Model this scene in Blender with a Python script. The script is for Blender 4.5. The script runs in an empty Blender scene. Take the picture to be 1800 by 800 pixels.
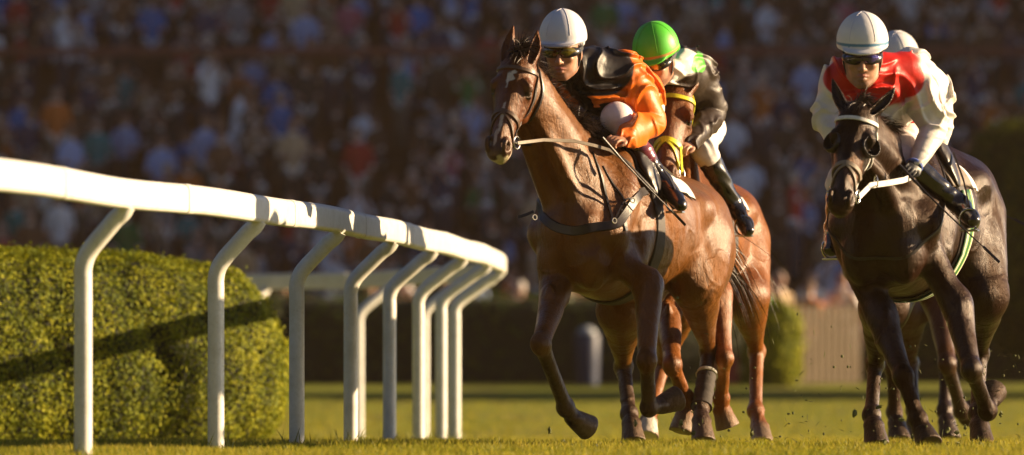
import bpy, math, random, time
import numpy as np
from mathutils import Vector
from mathutils.bvhtree import BVHTree
import openvdb as vdb
T0 = time.time()
SC = bpy.context.scene
COL = SC.collection
RNG = np.random.default_rng(7)
random.seed(7)
F32 = np.float32

# ------------------------------------------------------------------ camera geometry
CAM_H, FPX, CX, HORIZ = 0.37, 10000.0, 900.0, 665.0
def P(px, py, d):                       # a point at distance d that stands at that place in the photograph
    return np.array(((px-CX)*d/FPX, d, CAM_H+(HORIZ-py)*d/FPX))
def A3(*a): return np.array(a, float)
def nrm(v): v = np.asarray(v, float); return v/(np.linalg.norm(v)+1e-12)
def mix(a, b, t): return np.asarray(a, float)*(1-t)+np.asarray(b, float)*t
def ground_z(y):
    return np.interp(y, [0, 31, 40, 52, 60, 78, 100], [0, 0, -.09, -.18, -.08, .36, .38])

# ------------------------------------------------------------------ objects
WL = {}                                 # where the origin of each part stands in the world
def tag(o, label=None, cat=None, group=None, kind=None):
    if label: o['label'] = label
    if cat: o['category'] = cat
    if group: o['group'] = group
    if kind: o['kind'] = kind
    return o
def thing(name, loc, label, cat, group=None):
    o = bpy.data.objects.new(name, None); COL.objects.link(o)
    o.location = tuple(map(float, loc)); o.empty_display_size = .1
    return tag(o, label, cat, group)
def mesh_obj(name, V, Fs, mat, parent=None, smooth=True, base=None, colors=None, extra=None):
    """V world coordinates; Fs list of faces or (n,4)/(n,3) array. With a parent, coordinates become local to it."""
    V = np.asarray(V, float)
    off = WL.get(parent.name, np.array(parent.location)) if parent is not None else np.array(base if base is not None else (0, 0, 0), float)
    V = V-off
    me = bpy.data.meshes.new(name)
    if isinstance(Fs, np.ndarray):
        k = Fs.shape[1]; n = len(Fs)
        me.vertices.add(len(V)); me.vertices.foreach_set('co', V.astype(F32).ravel())
        me.loops.add(n*k); me.loops.foreach_set('vertex_index', Fs.astype(np.int32).ravel())
        me.polygons.add(n); me.polygons.foreach_set('loop_start', np.arange(0, n*k, k, dtype=np.int32))
        me.update(calc_edges=True)
    else:
        me.from_pydata([tuple(v) for v in V], [], [tuple(int(i) for i in f) for f in Fs]); me.update()
    if smooth: me.polygons.foreach_set('use_smooth', np.ones(len(me.polygons), bool))
    if colors is not None:
        C = np.ones((len(V), 4), F32); C[:, :colors.shape[1]] = colors
        ca = me.color_attributes.new('Col', 'FLOAT_COLOR', 'POINT'); ca.data.foreach_set('color', C.ravel())
    if extra is not None:
        for nm, arr in extra.items():
            at = me.attributes.new(nm, 'FLOAT', 'POINT'); at.data.foreach_set('value', arr.astype(F32))
    if mat is not None:
        for m in (mat if isinstance(mat, (list, tuple)) else [mat]): me.materials.append(m)
    o = bpy.data.objects.new(name, me); COL.objects.link(o)
    if parent is not None: o.parent = parent; WL[o.name] = off
    elif base is not None: o.location = tuple(map(float, base))
    return o

class MB:                               # mesh builder for boxes, tubes, ribbons
    def __init__(s): s.V = []; s.F = []; s.n = 0
    def add(s, V, Fs):
        V = np.asarray(V, float); s.V.append(V)
        for f in Fs: s.F.append(tuple(int(i)+s.n for i in f))
        s.n += len(V)
    def box(s, c, size, ax=None, bev=0.0):
        c = np.asarray(c, float); hx, hy, hz = [v/2 for v in size]
        ax = np.eye(3) if ax is None else np.asarray(ax, float)
        b = min(bev, hx*.49, hy*.49, hz*.49)
        if b <= 0:
            q = [(x, y, z) for z in (-hz, hz) for (x, y) in ((-hx, -hy), (hx, -hy), (hx, hy), (-hx, hy))]
            Fs = [(3,2,1,0), (4,5,6,7), (0,1,5,4), (1,2,6,5), (2,3,7,6), (3,0,4,7)]
        else:
            q = []
            for (z, i) in ((-hz, b), (-hz+b, 0), (hz-b, 0), (hz, b)):
                x, y = hx-i, hy-i; k = b if i == 0 else b*.6
                q += [(-x+k,-y,z), (x-k,-y,z), (x,-y+k,z), (x,y-k,z), (x-k,y,z), (-x+k,y,z), (-x,y-k,z), (-x,-y+k,z)]
            Fs = [tuple(range(7,-1,-1)), tuple(range(24,32))]
            for r in range(3):
                for j in range(8): Fs.append((r*8+j, r*8+(j+1)%8, r*8+8+(j+1)%8, r*8+8+j))
        s.add([c+ax[0]*v[0]+ax[1]*v[1]+ax[2]*v[2] for v in q], Fs)
    def tube(s, pts, rad, n=10, caps=True, ell=None):
        pts = np.asarray(pts, float); m = len(pts)
        rad = np.full(m, rad) if np.isscalar(rad) else np.asarray(rad, float)
        T = np.gradient(pts, axis=0); T /= np.linalg.norm(T, axis=1)[:, None]+1e-12
        ref = A3(0, 0, 1) if abs(T[0][2]) < .9 else A3(1, 0, 0)
        u = nrm(np.cross(T[0], ref)); V = []
        for i in range(m):
            u = nrm(u-T[i]*np.dot(u, T[i])); w = np.cross(T[i], u)
            for j in range(n):
                a = 2*math.pi*j/n
                V.append(pts[i]+rad[i]*(math.cos(a)*u+math.sin(a)*w))
        Fs = [(i*n+j, i*n+(j+1)%n, (i+1)*n+(j+1)%n, (i+1)*n+j) for i in range(m-1) for j in range(n)]
        if caps: Fs += [tuple(range(n-1, -1, -1)), tuple(range((m-1)*n, m*n))]
        s.add(V, Fs)
    def ring(s, c, n_ax, R, r, n=28, m=8, sx=1.0):
        n_ax = nrm(n_ax); u = nrm(np.cross(n_ax, A3(0, 0, 1) if abs(n_ax[2]) < .9 else A3(1, 0, 0))); w = np.cross(n_ax, u)
        V = []
        for i in range(n):
            a = 2*math.pi*i/n; d = math.cos(a)*u*sx+math.sin(a)*w
            for j in range(m):
                b = 2*math.pi*j/m
                V.append(np.asarray(c)+d*(R+r*math.cos(b))+n_ax*r*math.sin(b))
        s.add(V, [(i*m+j, ((i+1)%n)*m+j, ((i+1)%n)*m+(j+1)%m, i*m+(j+1)%m) for i in range(n) for j in range(m)])
    def ribbon(s, pts, nor, w, t):      # strap of width w, thickness t, lying with normal nor
        pts = np.asarray(pts, float); nor = np.asarray(nor, float); m = len(pts)
        w = np.full(m, w) if np.isscalar(w) else np.asarray(w, float)
        T = np.gradient(pts, axis=0); V = []
        for i in range(m):
            n_ = nrm(nor[i]); b = nrm(np.cross(T[i], n_)); hw = w[i]/2
            for (x, y) in ((-1, 0), (-.85, 1), (.85, 1), (1, 0), (.8, -.6), (-.8, -.6)):
                V.append(pts[i]+b*hw*x+n_*t*y)
        Fs = [(i*6+j, i*6+(j+1)%6, (i+1)*6+(j+1)%6, (i+1)*6+j) for i in range(m-1) for j in range(6)]
        Fs += [tuple(range(5, -1, -1)), tuple(range((m-1)*6, m*6))]
        s.add(V, Fs)
    def build(s, name, mat, parent=None, smooth=True, base=None):
        o = mesh_obj(name, np.concatenate(s.V), s.F, mat, parent, smooth, base)
        if smooth: o.data.set_sharp_from_angle(angle=math.radians(42))
        return o

def spline(pts, sub=6, closed=False):
    pts = np.asarray(pts, float); n = len(pts)
    if n < 3 and not closed:
        t = np.linspace(0, 1, sub+1)[:, None]; return pts[0]*(1-t)+pts[-1]*t
    out = []
    rng = range(n) if closed else range(n-1)
    for i in rng:
        if closed: p0, p1, p2, p3 = pts[(i-1) % n], pts[i], pts[(i+1) % n], pts[(i+2) % n]
        else: p0, p1, p2, p3 = pts[max(i-1, 0)], pts[i], pts[i+1], pts[min(i+2, n-1)]
        for j in range(sub):
            t = j/sub
            out.append(.5*((2*p1)+(-p0+p2)*t+(2*p0-5*p1+4*p2-p3)*t*t+(-p0+3*p1-3*p2+p3)*t**3))
    if not closed: out.append(pts[-1])
    return np.array(out)

# ------------------------------------------------------------------ implicit-surface modelling
class Sculpt:
    def __init__(s, h, frame=None, disp=None):
        s.h = h; s.prims = []; s.R = np.eye(3) if frame is None else np.asarray(frame, float); s.disp = disp   # rows = axes
    def _add(s, f, lo, hi, k, op, col): s.prims.append((f, None if lo is None else np.asarray(lo), None if hi is None else np.asarray(hi), k, op, col))
    def tube(s, pts, rad, k=.02, col=None, ax=None, sc=1.0, sub=3, op='+'):
        pts = np.asarray(pts, float)@s.R.T
        rad = np.full(len(pts), rad) if np.isscalar(rad) else np.asarray(rad, float)
        Q = spline(np.column_stack([pts, rad]), sub) if len(pts) > 2 else np.column_stack([pts, rad])
        pts, rad = Q[:, :3], np.maximum(Q[:, 3], .001)
        c = pts.mean(0); a = None
        if ax is not None:
            a = nrm(np.asarray(ax, float)@s.R.T)
            Pq = pts+np.outer((pts-c)@a*(1/sc-1), a)
        else: Pq = pts
        corr = math.sqrt(sc) if (ax is not None and sc < 1) else 1.0
        segs = list(zip(Pq[:-1], Pq[1:], rad[:-1], rad[1:]))
        def f(X, Y, Z):
            if a is not None:
                w = ((X-c[0])*a[0]+(Y-c[1])*a[1]+(Z-c[2])*a[2])*F32(1/sc-1)
                X, Y, Z = X+a[0]*w, Y+a[1]*w, Z+a[2]*w
            D = None
            for p, q, r1, r2 in segs:
                v = q-p; L2 = float(v@v)+1e-12
                t = ((X-p[0])*v[0]+(Y-p[1])*v[1]+(Z-p[2])*v[2])/L2
                t = np.clip(t, 0, 1)
                d = np.sqrt((X-p[0]-t*v[0])**2+(Y-p[1]-t*v[1])**2+(Z-p[2]-t*v[2])**2)-(r1+t*(r2-r1))
                D = d if D is None else np.minimum(D, d)
            return D*corr
        R = rad.max()*max(1, sc if ax is not None else 1)
        s._add(f, pts.min(0)-R, pts.max(0)+R, k, op, col)
    def ell(s, c, r, axes=None, k=.02, col=None, op='+'):
        c = np.asarray(c, float)@s.R.T; r = np.asarray(r if not np.isscalar(r) else (r, r, r), float)
        M = (np.eye(3) if axes is None else np.array([nrm(v) for v in axes]))@s.R.T
        def f(X, Y, Z):
            x, y, z = X-c[0], Y-c[1], Z-c[2]
            k0 = 0; k1 = 0
            for i in range(3):
                q = x*M[i, 0]+y*M[i, 1]+z*M[i, 2]
                k0 = k0+(q/r[i])**2; k1 = k1+(q/r[i]**2)**2
            k0 = np.sqrt(k0); return k0*(k0-1)/(np.sqrt(k1)+1e-9)
        e = np.sqrt(((M*r[:, None])**2).sum(0))
        s._add(f, c-e, c+e, k, op, col)
    def cone(s, a, b, r1, r2, k=.006, col=None, op='+'):   # capped cone (hoof)
        a = np.asarray(a, float)@s.R.T; b = np.asarray(b, float)@s.R.T
        v = b-a; L = np.linalg.norm(v); v = v/L
        def f(X, Y, Z):
            x, y, z = X-a[0], Y-a[1], Z-a[2]
            t = x*v[0]+y*v[1]+z*v[2]
            rad = np.sqrt(np.maximum(x*x+y*y+z*z-t*t, 0))
            rr = r1+(r2-r1)*np.clip(t/L, 0, 1)
            d1 = (rad-rr)*L/math.hypot(L, r2-r1); d2 = np.abs(t-L/2)-L/2
            return np.minimum(np.maximum(d1, d2), 0)+np.sqrt(np.maximum(d1, 0)**2+np.maximum(d2, 0)**2)-.004
        R = max(r1, r2); s._add(f, np.minimum(a, b)-R, np.maximum(a, b)+R, k, op, col)
    def plane(s, p, n, k=.004):            # keeps the side the normal points away from
        p = np.asarray(p, float)@s.R.T; n = nrm(np.asarray(n, float)@s.R.T)
        s._add(lambda X, Y, Z: -((X-p[0])*n[0]+(Y-p[1])*n[1]+(Z-p[2])*n[2]), None, None, k, 'cut', None)
    def mesh(s):
        h = s.h; pad = 4*h
        lo = np.min([p[1]-p[3]*.3 for p in s.prims if p[4] == '+'], 0)-pad; hi = np.max([p[2]+p[3]*.3 for p in s.prims if p[4] == '+'], 0)+pad
        n = np.ceil((hi-lo)/h).astype(int)+1
        G = np.full(n, 1.0, F32)
        ax = [(lo[i]+h*np.arange(n[i])).astype(F32) for i in range(3)]
        for f, l, u, k, op, col in s.prims:
            if l is None: i0 = np.zeros(3, int); i1 = n
            else:
                i0 = np.maximum(((l-lo-k-pad)/h).astype(int), 0); i1 = np.minimum(((u-lo+k+pad)/h).astype(int)+2, n)
            if np.any(i1 <= i0): continue
            X = ax[0][i0[0]:i1[0], None, None]; Y = ax[1][None, i0[1]:i1[1], None]; Z = ax[2][None, None, i0[2]:i1[2]]
            d = f(X, Y, Z).astype(F32); g = G[i0[0]:i1[0], i0[1]:i1[1], i0[2]:i1[2]]
            if op == '+':
                m = np.minimum(g, d)
                if k > 0:
                    hh = np.maximum(k-np.abs(g-d), 0)/k; m = m-hh*hh*(k*.25)
            else:
                e = d if op == 'cut' else -d
                if op == 'cut': e = -d
                m = np.maximum(g, e)
                if k > 0:
                    hh = np.maximum(k-np.abs(g-e), 0)/k; m = m+hh*hh*(k*.25)
            G[i0[0]:i1[0], i0[1]:i1[1], i0[2]:i1[2]] = m
        if s.disp is not None:
            B = np.abs(G) < .03
            I = np.nonzero(B)
            X, Y, Z = ax[0][I[0]], ax[1][I[1]], ax[2][I[2]]
            W = np.column_stack([X, Y, Z])@s.R
            G[I] += s.disp(W[:, 0], W[:, 1], W[:, 2]).astype(F32)
        G = np.clip(G, -3*h, 3*h)
        g = vdb.FloatGrid(3*h); g.copyFromArray(G); g.transform = vdb.createLinearTransform(h)
        V, Q = g.convertToQuads(0.0)
        V = V+lo[None]
        # orientation
        a, b, c = V[Q[:, 0]], V[Q[:, 1]], V[Q[:, 2]]
        vol = np.einsum('ij,ij->i', a-V.mean(0), np.cross(b-a, c-a)).sum()
        if vol < 0: Q = Q[:, ::-1]
        s.VL = V
        return V@s.R, Q
    def paint(s, base, soft=.012):
        V = s.VL.astype(F32); C = np.zeros((len(V), 3)); Wt = np.full(len(V), 1e-6)
        C += np.array(base)*1e-6
        for f, l, u, k, op, col in s.prims:
            if op != '+': continue
            c = np.array(base if col is None else col, float)
            m = np.all((V > l-.05) & (V < u+.05), axis=1)
            if not m.any(): continue
            v = V[m]; d = f(v[:, 0], v[:, 1], v[:, 2])
            w = np.exp(-np.clip(d, -.04, 1)/soft)
            C[m] += w[:, None]*c; Wt[m] += w
        return C/Wt[:, None]

def vnoise(W, s, seed=0):               # cheap smooth noise from summed warped sines
    x, y, z = W[:, 0]*s+seed*1.7, W[:, 1]*s+seed*.9, W[:, 2]*s-seed*1.3
    return (np.sin(x*1.9+1.3*np.sin(y*1.1+z*.7))+np.sin(y*2.3+1.1*np.sin(z*1.7+x*.6))+np.sin(z*2.1+1.2*np.sin(x*1.3+y*.9)))/3
def paint_blob(C, W, c, r, col, axes=None, seed=1, edge=.35, ns=30, sharp=.24):
    q = W-np.asarray(c); r = np.asarray(r if not np.isscalar(r) else (r, r, r), float)
    M = np.eye(3) if axes is None else np.array([nrm(a) for a in axes])
    d = np.sqrt((((q@M.T)/r)**2).sum(1))+edge*vnoise(W, ns, seed)
    w = np.clip((1+sharp/2-d)/sharp, 0, 1)[:, None]; w = w*w*(3-2*w)
    C[:] = C*(1-w)+np.array(col)*w

# ------------------------------------------------------------------ materials
def mat(name):
    m = bpy.data.materials.new(name); m.use_nodes = True
    nt = m.node_tree; b = nt.nodes['Principled BSDF']; return m, nt, b
def setp(b, **k):
    for a, v in k.items():
        a = a.replace('_', ' ')
        if a in b.inputs: b.inputs[a].default_value = v
def noise(nt, scale, detail=3, vec=None, rough=.55):
    n = nt.nodes.new('ShaderNodeTexNoise'); n.inputs['Scale'].default_value = scale; n.inputs['Detail'].default_value = detail
    n.inputs['Roughness'].default_value = rough
    if vec is not None: nt.links.new(vec, n.inputs['Vector'])
    return n
def coords(nt, scale=(1, 1, 1)):
    t = nt.nodes.new('ShaderNodeTexCoord'); mp = nt.nodes.new('ShaderNodeMapping'); mp.inputs['Scale'].default_value = scale
    nt.links.new(t.outputs['Object'], mp.inputs['Vector']); return mp.outputs['Vector']
def ramp(nt, fac, stops):
    r = nt.nodes.new('ShaderNodeValToRGB'); e = r.color_ramp.elements
    while len(e) < len(stops): e.new(.5)
    for i, (p, c) in enumerate(stops):
        e[i].position = p; e[i].color = c if len(c) == 4 else (*c, 1)
    nt.links.new(fac, r.inputs['Fac']); return r.outputs['Color']
def bump(nt, b, h, strength=.3, dist=.01):
    n = nt.nodes.new('ShaderNodeBump'); n.inputs['Strength'].default_value = strength; n.inputs['Distance'].default_value = dist
    nt.links.new(h, n.inputs['Height']); nt.links.new(n.outputs['Normal'], b.inputs['Normal']); return n
def mixc(nt, fac, a, b, mode='MIX'):
    m = nt.nodes.new('ShaderNodeMix'); m.data_type = 'RGBA'; m.blend_type = mode
    for s_, v in ((0, fac), (6, a), (7, b)):
        if isinstance(v, (int, float)): m.inputs[s_].default_value = v
        elif isinstance(v, tuple): m.inputs[s_].default_value = v if len(v) == 4 else (*v, 1)
        else: nt.links.new(v, m.inputs[s_])
    return m.outputs[2]
def plain(name, col, rough=.5, metal=0, bs=0, bscale=40, var=.15, coat=0, dist=.004, stretch=(1, 1, 1), spec=.5):
    m, nt, b = mat(name); v = coords(nt, stretch)
    n = noise(nt, bscale*.35, 4, v)
    lo = tuple(c*(1-var) for c in col); hi = tuple(min(1, c*(1+var)) for c in col)
    nt.links.new(ramp(nt, n.outputs['Fac'], [(.3, lo), (.7, hi)]), b.inputs['Base Color'])
    setp(b, Roughness=rough, Metallic=metal, Coat_Weight=coat, Specular_IOR_Level=spec)
    if bs: n2 = noise(nt, bscale, 4, v); bump(nt, b, n2.outputs['Fac'], bs, dist)
    return m
def vcol(name, rough=(.3, .5), bs=.2, bscale=60, dist=.004, stretch=(1, 1, 1), spec=.5, sheen=0, coat=0, coatr=.2, fine=0, wave=None):
    m, nt, b = mat(name); v = coords(nt, stretch)
    a = nt.nodes.new('ShaderNodeAttribute'); a.attribute_name = 'Col'
    n = noise(nt, bscale*.4, 5, v)
    c = mixc(nt, .35, a.outputs['Color'], ramp(nt, n.outputs['Fac'], [(.3, (.55, .55, .55)), (.7, (1, 1, 1))]), 'MULTIPLY')
    nt.links.new(c, b.inputs['Base Color'])
    mr = nt.nodes.new('ShaderNodeMapRange'); mr.inputs['From Min'].default_value = .35; mr.inputs['From Max'].default_value = .65
    mr.inputs['To Min'].default_value = rough[0]; mr.inputs['To Max'].default_value = rough[1]
    n3 = noise(nt, bscale*.16, 3, v); nt.links.new(n3.outputs['Fac'], mr.inputs['Value']); nt.links.new(mr.outputs[0], b.inputs['Roughness'])
    setp(b, Specular_IOR_Level=spec, Coat_Weight=coat, Coat_Roughness=coatr, Sheen_Weight=sheen)
    n2 = noise(nt, bscale, 6, v, .65); h = n2.outputs['Fac']
    if bs: bump(nt, b, h, bs, dist)
    return m
# ------------------------------------------------------------------ horses
class Horse: pass
def lp(a, b, t): return mix(a, b, t)

def horse(name, label, O, yaw, s, poll, muzzle, headyaw, fore, hind, cols, wide=1.0, h=.007, neck_mid=None, blobs=None, mane=None,
          ears=((.05, .03), (.05, .03)), mat_=None, drop=.0, bend=0.0, neck_w=1.0, hw=1.12, lg=1.25, es=1.0):
    H = Horse(); H.name = name
    a = math.radians(yaw)
    Fv = A3(-math.sin(a), -math.cos(a), 0); Lv = A3(math.cos(a), -math.sin(a), 0); U = A3(0, 0, 1)
    O = np.asarray(O, float)
    def W(f, l, u):
        k = min(max((-.25-f)/.75, 0), 1); k = k*k*(3-2*k)
        return O+s*(f*Fv+(l*wide+bend*k)*Lv+(u-drop*k)*U)
    H.W, H.F, H.L, H.U, H.O, H.s = W, Fv, Lv, U, O, s
    fr = np.array([Fv, Lv, U])
    base, dark, hoofc = cols['base'], cols['dark'], cols.get('hoof', (.16, .12, .08))
    face = cols.get('face', base); muz = cols.get('muzzle', dark)
    R = lambda *r: [x*s for x in r]
    B = Sculpt(h, fr)
    w = wide
    # trunk
    B.ell(W(-.36, 0, 1.17), R(.62, .27*w, .33), fr, .10)
    B.ell(W(-.18, 0, 1.12), R(.48, .265*w, .36), fr, .10)
    B.ell(W(.12, 0, 1.16), R(.36, .22*w, .36), fr, .10)
    B.ell(W(.28, 0, 1.08), R(.22, .20*w, .25), fr, .08)
    for sd in (1, -1):
        B.ell(W(.37, .095*sd, .99), R(.12, .095*w, .17), fr, .035)                         # pectorals
        B.ell(W(.40, .075*sd, 1.15), R(.10, .09*w, .12), fr, .04)
        B.tube([W(.02, .10*sd, 1.50), W(.16, .165*sd, 1.32), W(.33, .175*sd, 1.13)], R(.075, .095, .085), .05)   # scapula
        B.tube([W(-.10, .15*sd, 1.38), W(.02, .185*sd, 1.15), W(.08, .19*sd, 1.00)], R(.08, .10, .09), .05)  # triceps
        B.ell(W(-.42, .16*sd, 1.22), R(.40, .11*w, .22), fr, .08)
        B.ell(W(-.84, .17*sd, 1.38), R(.14, .09*w, .10), fr, .08)                         # point of hip
        B.ell(W(-1.06, .13*sd, 1.22), R(.25, .135*w, .30), fr, .07)                        # thigh
        B.ell(W(-.80, .17*sd, 1.05), R(.15, .09, .20), fr, .08)
    B.tube([W(.06, 0, 1.50), W(-.14, 0, 1.53), W(-.40, 0, 1.46), W(-.72, 0, 1.45), W(-.98, 0, 1.44), W(-1.24, 0, 1.32)], R(.08, .09, .10, .13, .14, .09), .10)
    B.ell(W(-.95, 0, 1.33), R(.36, .22*w, .22), fr, .08)
    B.tube([W(-1.2, 0, 1.38), W(-1.34, 0, 1.30), W(-1.38, 0, 1.15)], R(.05, .035, .025), .04, dark)
    # neck
    poll = np.asarray(poll, float); muzzle = np.asarray(muzzle, float)
    D = nrm(muzzle-poll); hl = np.linalg.norm(muzzle-poll)/.60; hs = hl
    b = math.radians(headyaw); fw = A3(-math.sin(b), -math.cos(b), 0)
    N = nrm(fw-D*np.dot(fw, D)); Lh = np.cross(D, N); Lh = Lh if np.dot(Lh, Lv) > 0 else -Lh
    def Hh(t, n, l): return poll+hs*(t*D+n*hw*N+l*hw*Lh)
    H.Hh, H.D, H.N, H.Lh, H.hs = Hh, D, N, Lh, hs
    hf = [D, N, Lh]
    nb = W(.17, 0, 1.30); nt = Hh(.05, -.10, 0)
    nm = mix(nb, nt, .52)+U*.01*s if neck_mid is None else np.asarray(neck_mid, float)
    nax = nrm(Lv+Lh)
    nw = .60*neck_w
    B.tube([W(-.02, 0, 1.28), nb, mix(nb, nm, .55), nm, mix(nm, nt, .6), nt], R(.27, .255, .205, .168, .138, .10), .09, None, nax, nw)
    B.tube([W(-.05, 0, 1.54), mix(W(.12, 0, 1.52), nm+nrm(nm-nb)*0, .35)+U*.06*s, nm+.10*s*nrm(np.cross(nax, nt-nb))*(1 if np.dot(np.cross(nax, nt-nb), U) > 0 else -1), Hh(.01, -.07, 0)], R(.05, .045, .04, .045), .07)
    H.crest = spline([W(-.08, 0, 1.585), mix(W(.12, 0, 1.52), nm, .35)+U*.11*s, nm+.145*s*nrm(np.cross(nax, nt-nb))*(1 if np.dot(np.cross(nax, nt-nb), U) > 0 else -1), Hh(-.02, -.08, 0), Hh(-.02, .0, 0)], 12)
    for sd in (1, -1):   # neck muscles, jugular edge
        B.tube([W(.22, .12*sd, 1.22), nm+nax*.075*sd*s-U*.02, Hh(.10, -.15, .05*sd)], R(.075, .05, .035), .05)
        B.tube([W(.36, .055*sd, 1.12), mix(W(.36, .05*sd, 1.2), Hh(.2, -.17, .03*sd), .5)+nax*.03*sd, Hh(.20, -.17, .035*sd)], R(.06, .042, .03), .03)
    # head
    q = lambda *r: [x*hs*hw for x in r]
    K = lambda *r: [x*s*lg for x in r]
    B.ell(Hh(.07, -.045, 0), q(.10, .085, .088), hf, .04, face)
    B.ell(Hh(.17, -.035, 0), q(.12, .055, .092), hf, .04, face)
    B.tube([Hh(.10, -.05, 0), Hh(.24, -.045, 0), Hh(.38, -.045, 0), Hh(.50, -.05, 0)], q(.088, .078, .062, .052), .03, face)
    B.tube([Hh(.22, -.012, 0), Hh(.36, -.008, 0), Hh(.50, -.012, 0)], q(.04, .032, .028), .03, face)
    B.ell(Hh(.555, -.055, 0), q(.062, .062, .062), hf, .03, muz)
    B.ell(Hh(.588, -.045, 0), q(.03, .035, .048), hf, .02, muz)
    B.ell(Hh(.575, -.105, 0), q(.034, .028, .036), hf, .02, muz)      # chin
    B.tube([Hh(.30, -.15, 0), Hh(.44, -.115, 0), Hh(.55, -.10, 0)], q(.045, .035, .028), .03, face)
    for sd in (1, -1):
        B.ell(Hh(.20, -.135, .048*sd), q(.115, .095, .032), hf, .03, face)          # cheek
        B.tube([Hh(.165, .0, .070*sd), Hh(.185, -.005, .088*sd), Hh(.225, -.03, .092*sd)], q(.022, .022, .014), .02, face)   # brow
        B.tube([Hh(.24, -.06, .083*sd), Hh(.31, -.07, .070*sd), Hh(.38, -.072, .056*sd)], q(.016, .013, .008), .02, face)   # facial crest
        B.ell(Hh(.212, -.026, .092*sd), q(.020, .016, .014), hf, .010, dark, '-')    # eye socket
        
        B.tube([Hh(.195, -.020, .093*sd), Hh(.206, -.004, .094*sd), Hh(.226, -.010, .093*sd)], q(.006, .007, .006), .008, dark)
        B.tube([Hh(.200, -.045, .092*sd), Hh(.218, -.052, .090*sd), Hh(.233, -.040, .088*sd)], q(.005, .006, .005), .008, dark)
        B.tube([Hh(.510, -.010, .040*sd), Hh(.530, .016, .046*sd), Hh(.562, .016, .044*sd), Hh(.585, -.008, .042*sd), Hh(.568, -.034, .055*sd), Hh(.530, -.036, .056*sd), Hh(.512, -.014, .044*sd)], q(.011, .012, .012, .011, .010, .010, .010), .010, muz)   # nostril rim
        B.ell(Hh(.547, -.006, .058*sd), q(.025, .019, .024), hf, .006, (.02, .01, .01), '-')
        B.tube([Hh(.60, -.075, .0), Hh(.56, -.085, .045*sd), Hh(.52, -.085, .052*sd)], q(.005, .005, .003), .004, muz, op='-')   # mouth line
        # ear: cone hollowed on its inner side
        lean, fwd = ears[0] if sd > 0 else ears[1]
        e0 = Hh(.035, -.015, .058*sd); e1 = Hh(-.06*es, -.02+fwd*.4, .066*sd+lean*.5*sd); e2 = Hh(-.165*es, -.02+fwd, .060*sd+lean*sd)
        B.tube([e0, e1, e2], [.036*hs*es, .036*hs*es, .006*hs], .015, face)
        eo = nrm(N*.9+Lh*.35*sd)
        B.tube([e0+eo*.026*hs*es, e1+eo*.028*hs*es, mix(e1, e2, .75)+eo*.015*hs], [.015*hs*es, .026*hs*es, .006*hs], .006, dark, op='-')
    # legs
    bk = -Fv
    hoofs = []
    for sd, J in zip((1, -1), fore):
        el, kn, fe, co, so = [np.asarray(j, float) for j in J]
        B.tube([W(.33, .165*sd, 1.12), W(.22, .17*sd, 1.0), el], R(.085, .082, .068), .06)
        B.tube([el+U*.03, lp(el, kn, .3), lp(el, kn, .72), kn], R(.072, .068, .053, .049), .06)
        B.ell(lp(el, kn, .22)+Lv*.020*sd*s, R(.040, .040, .12), fr, .03)
        B.ell(lp(el, kn, .25)-bk*.024*s, R(.035, .032, .12), fr, .015)
        B.tube([lp(el, kn, .15)+Lv*.03*sd*s-bk*.03*s, lp(el, kn, .6)+Lv*.02*sd*s-bk*.025*s, kn-bk*.03*s], R(.022, .016, .014), .010)
        B.ell(kn-bk*.006*s, R(.046, .047, .066), fr, .02, lp(base, dark, cols.get('kneedark', .6)))
        lc = cols.get('leg', dark)
        d_ = nrm(fe-kn); kb = nrm(bk-d_*np.dot(bk, d_)+1e-6)
        B.tube([kn, lp(kn, fe, .22), lp(kn, fe, .8), fe], K(.041, .032, .030, .034), .02, lc)
        B.tube([kn+kb*.03*s, lp(kn, fe, .5)+kb*.038*s, fe+kb*.020*s], K(.020, .015, .024), .006, lc)
        B.ell(fe, K(.036, .038, .044), fr, .02, lc)
        B.tube([fe, lp(fe, co, .5), co], K(.036, .033, .040), .015, lc)
        B.ell(co, K(.044, .044, .026), fr, .012, lc)
        B.cone(lp(co, so, .1)-bk*.004, so-bk*.012*s, .049*s, .066*s, .006, hoofc); hoofs.append((co, so))
    for sd, J in zip((1, -1), hind):
        st, hk, fe, co, so = [np.asarray(j, float) for j in J]
        B.tube([W(-1.0, .14*sd, 1.22), mix(W(-.92, .155*sd, 1.08), st, .4), st], R(.17, .16, .13), .07)
        B.tube([W(-1.18, .12*sd, 1.15), mix(st, hk, .3)+bk*.06*s], R(.11, .075), .08)
        B.tube([st, lp(st, hk, .35), lp(st, hk, .8), hk], R(.125, .098, .052, .045), .05)
        B.tube([lp(st, hk, .30)+bk*.06*s, lp(st, hk, .75)+bk*.055*s, hk+bk*.055*s+U*.04*s], R(.04, .018, .022), .03)
        lc = cols.get('leg', dark)
        B.ell(hk, R(.050, .044, .066), fr, .025, lp(base, dark, cols.get('kneedark', .6)))
        B.tube([hk+bk*.052*s+U*.035*s, hk+bk*.03*s-U*.06*s], R(.022, .02), .02, lp(base, dark, .5))
        d_ = nrm(fe-hk); kb = nrm(bk-d_*np.dot(bk, d_)+1e-6)
        B.tube([hk, lp(hk, fe, .2), lp(hk, fe, .8), fe], K(.043, .033, .031, .035), .02, lc)
        B.tube([hk+kb*.03*s, lp(hk, fe, .5)+kb*.040*s, fe+kb*.020*s], K(.022, .015, .024), .006, lc)
        B.ell(fe, K(.037, .039, .044), fr, .02, lc)
        B.tube([fe, lp(fe, co, .5), co], K(.036, .034, .041), .015, lc)
        B.ell(co, K(.044, .044, .026), fr, .012, lc)
        B.cone(lp(co, so, .1)-bk*.004, so-bk*.012*s, .049*s, .066*s, .006, hoofc); hoofs.append((co, so))
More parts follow.
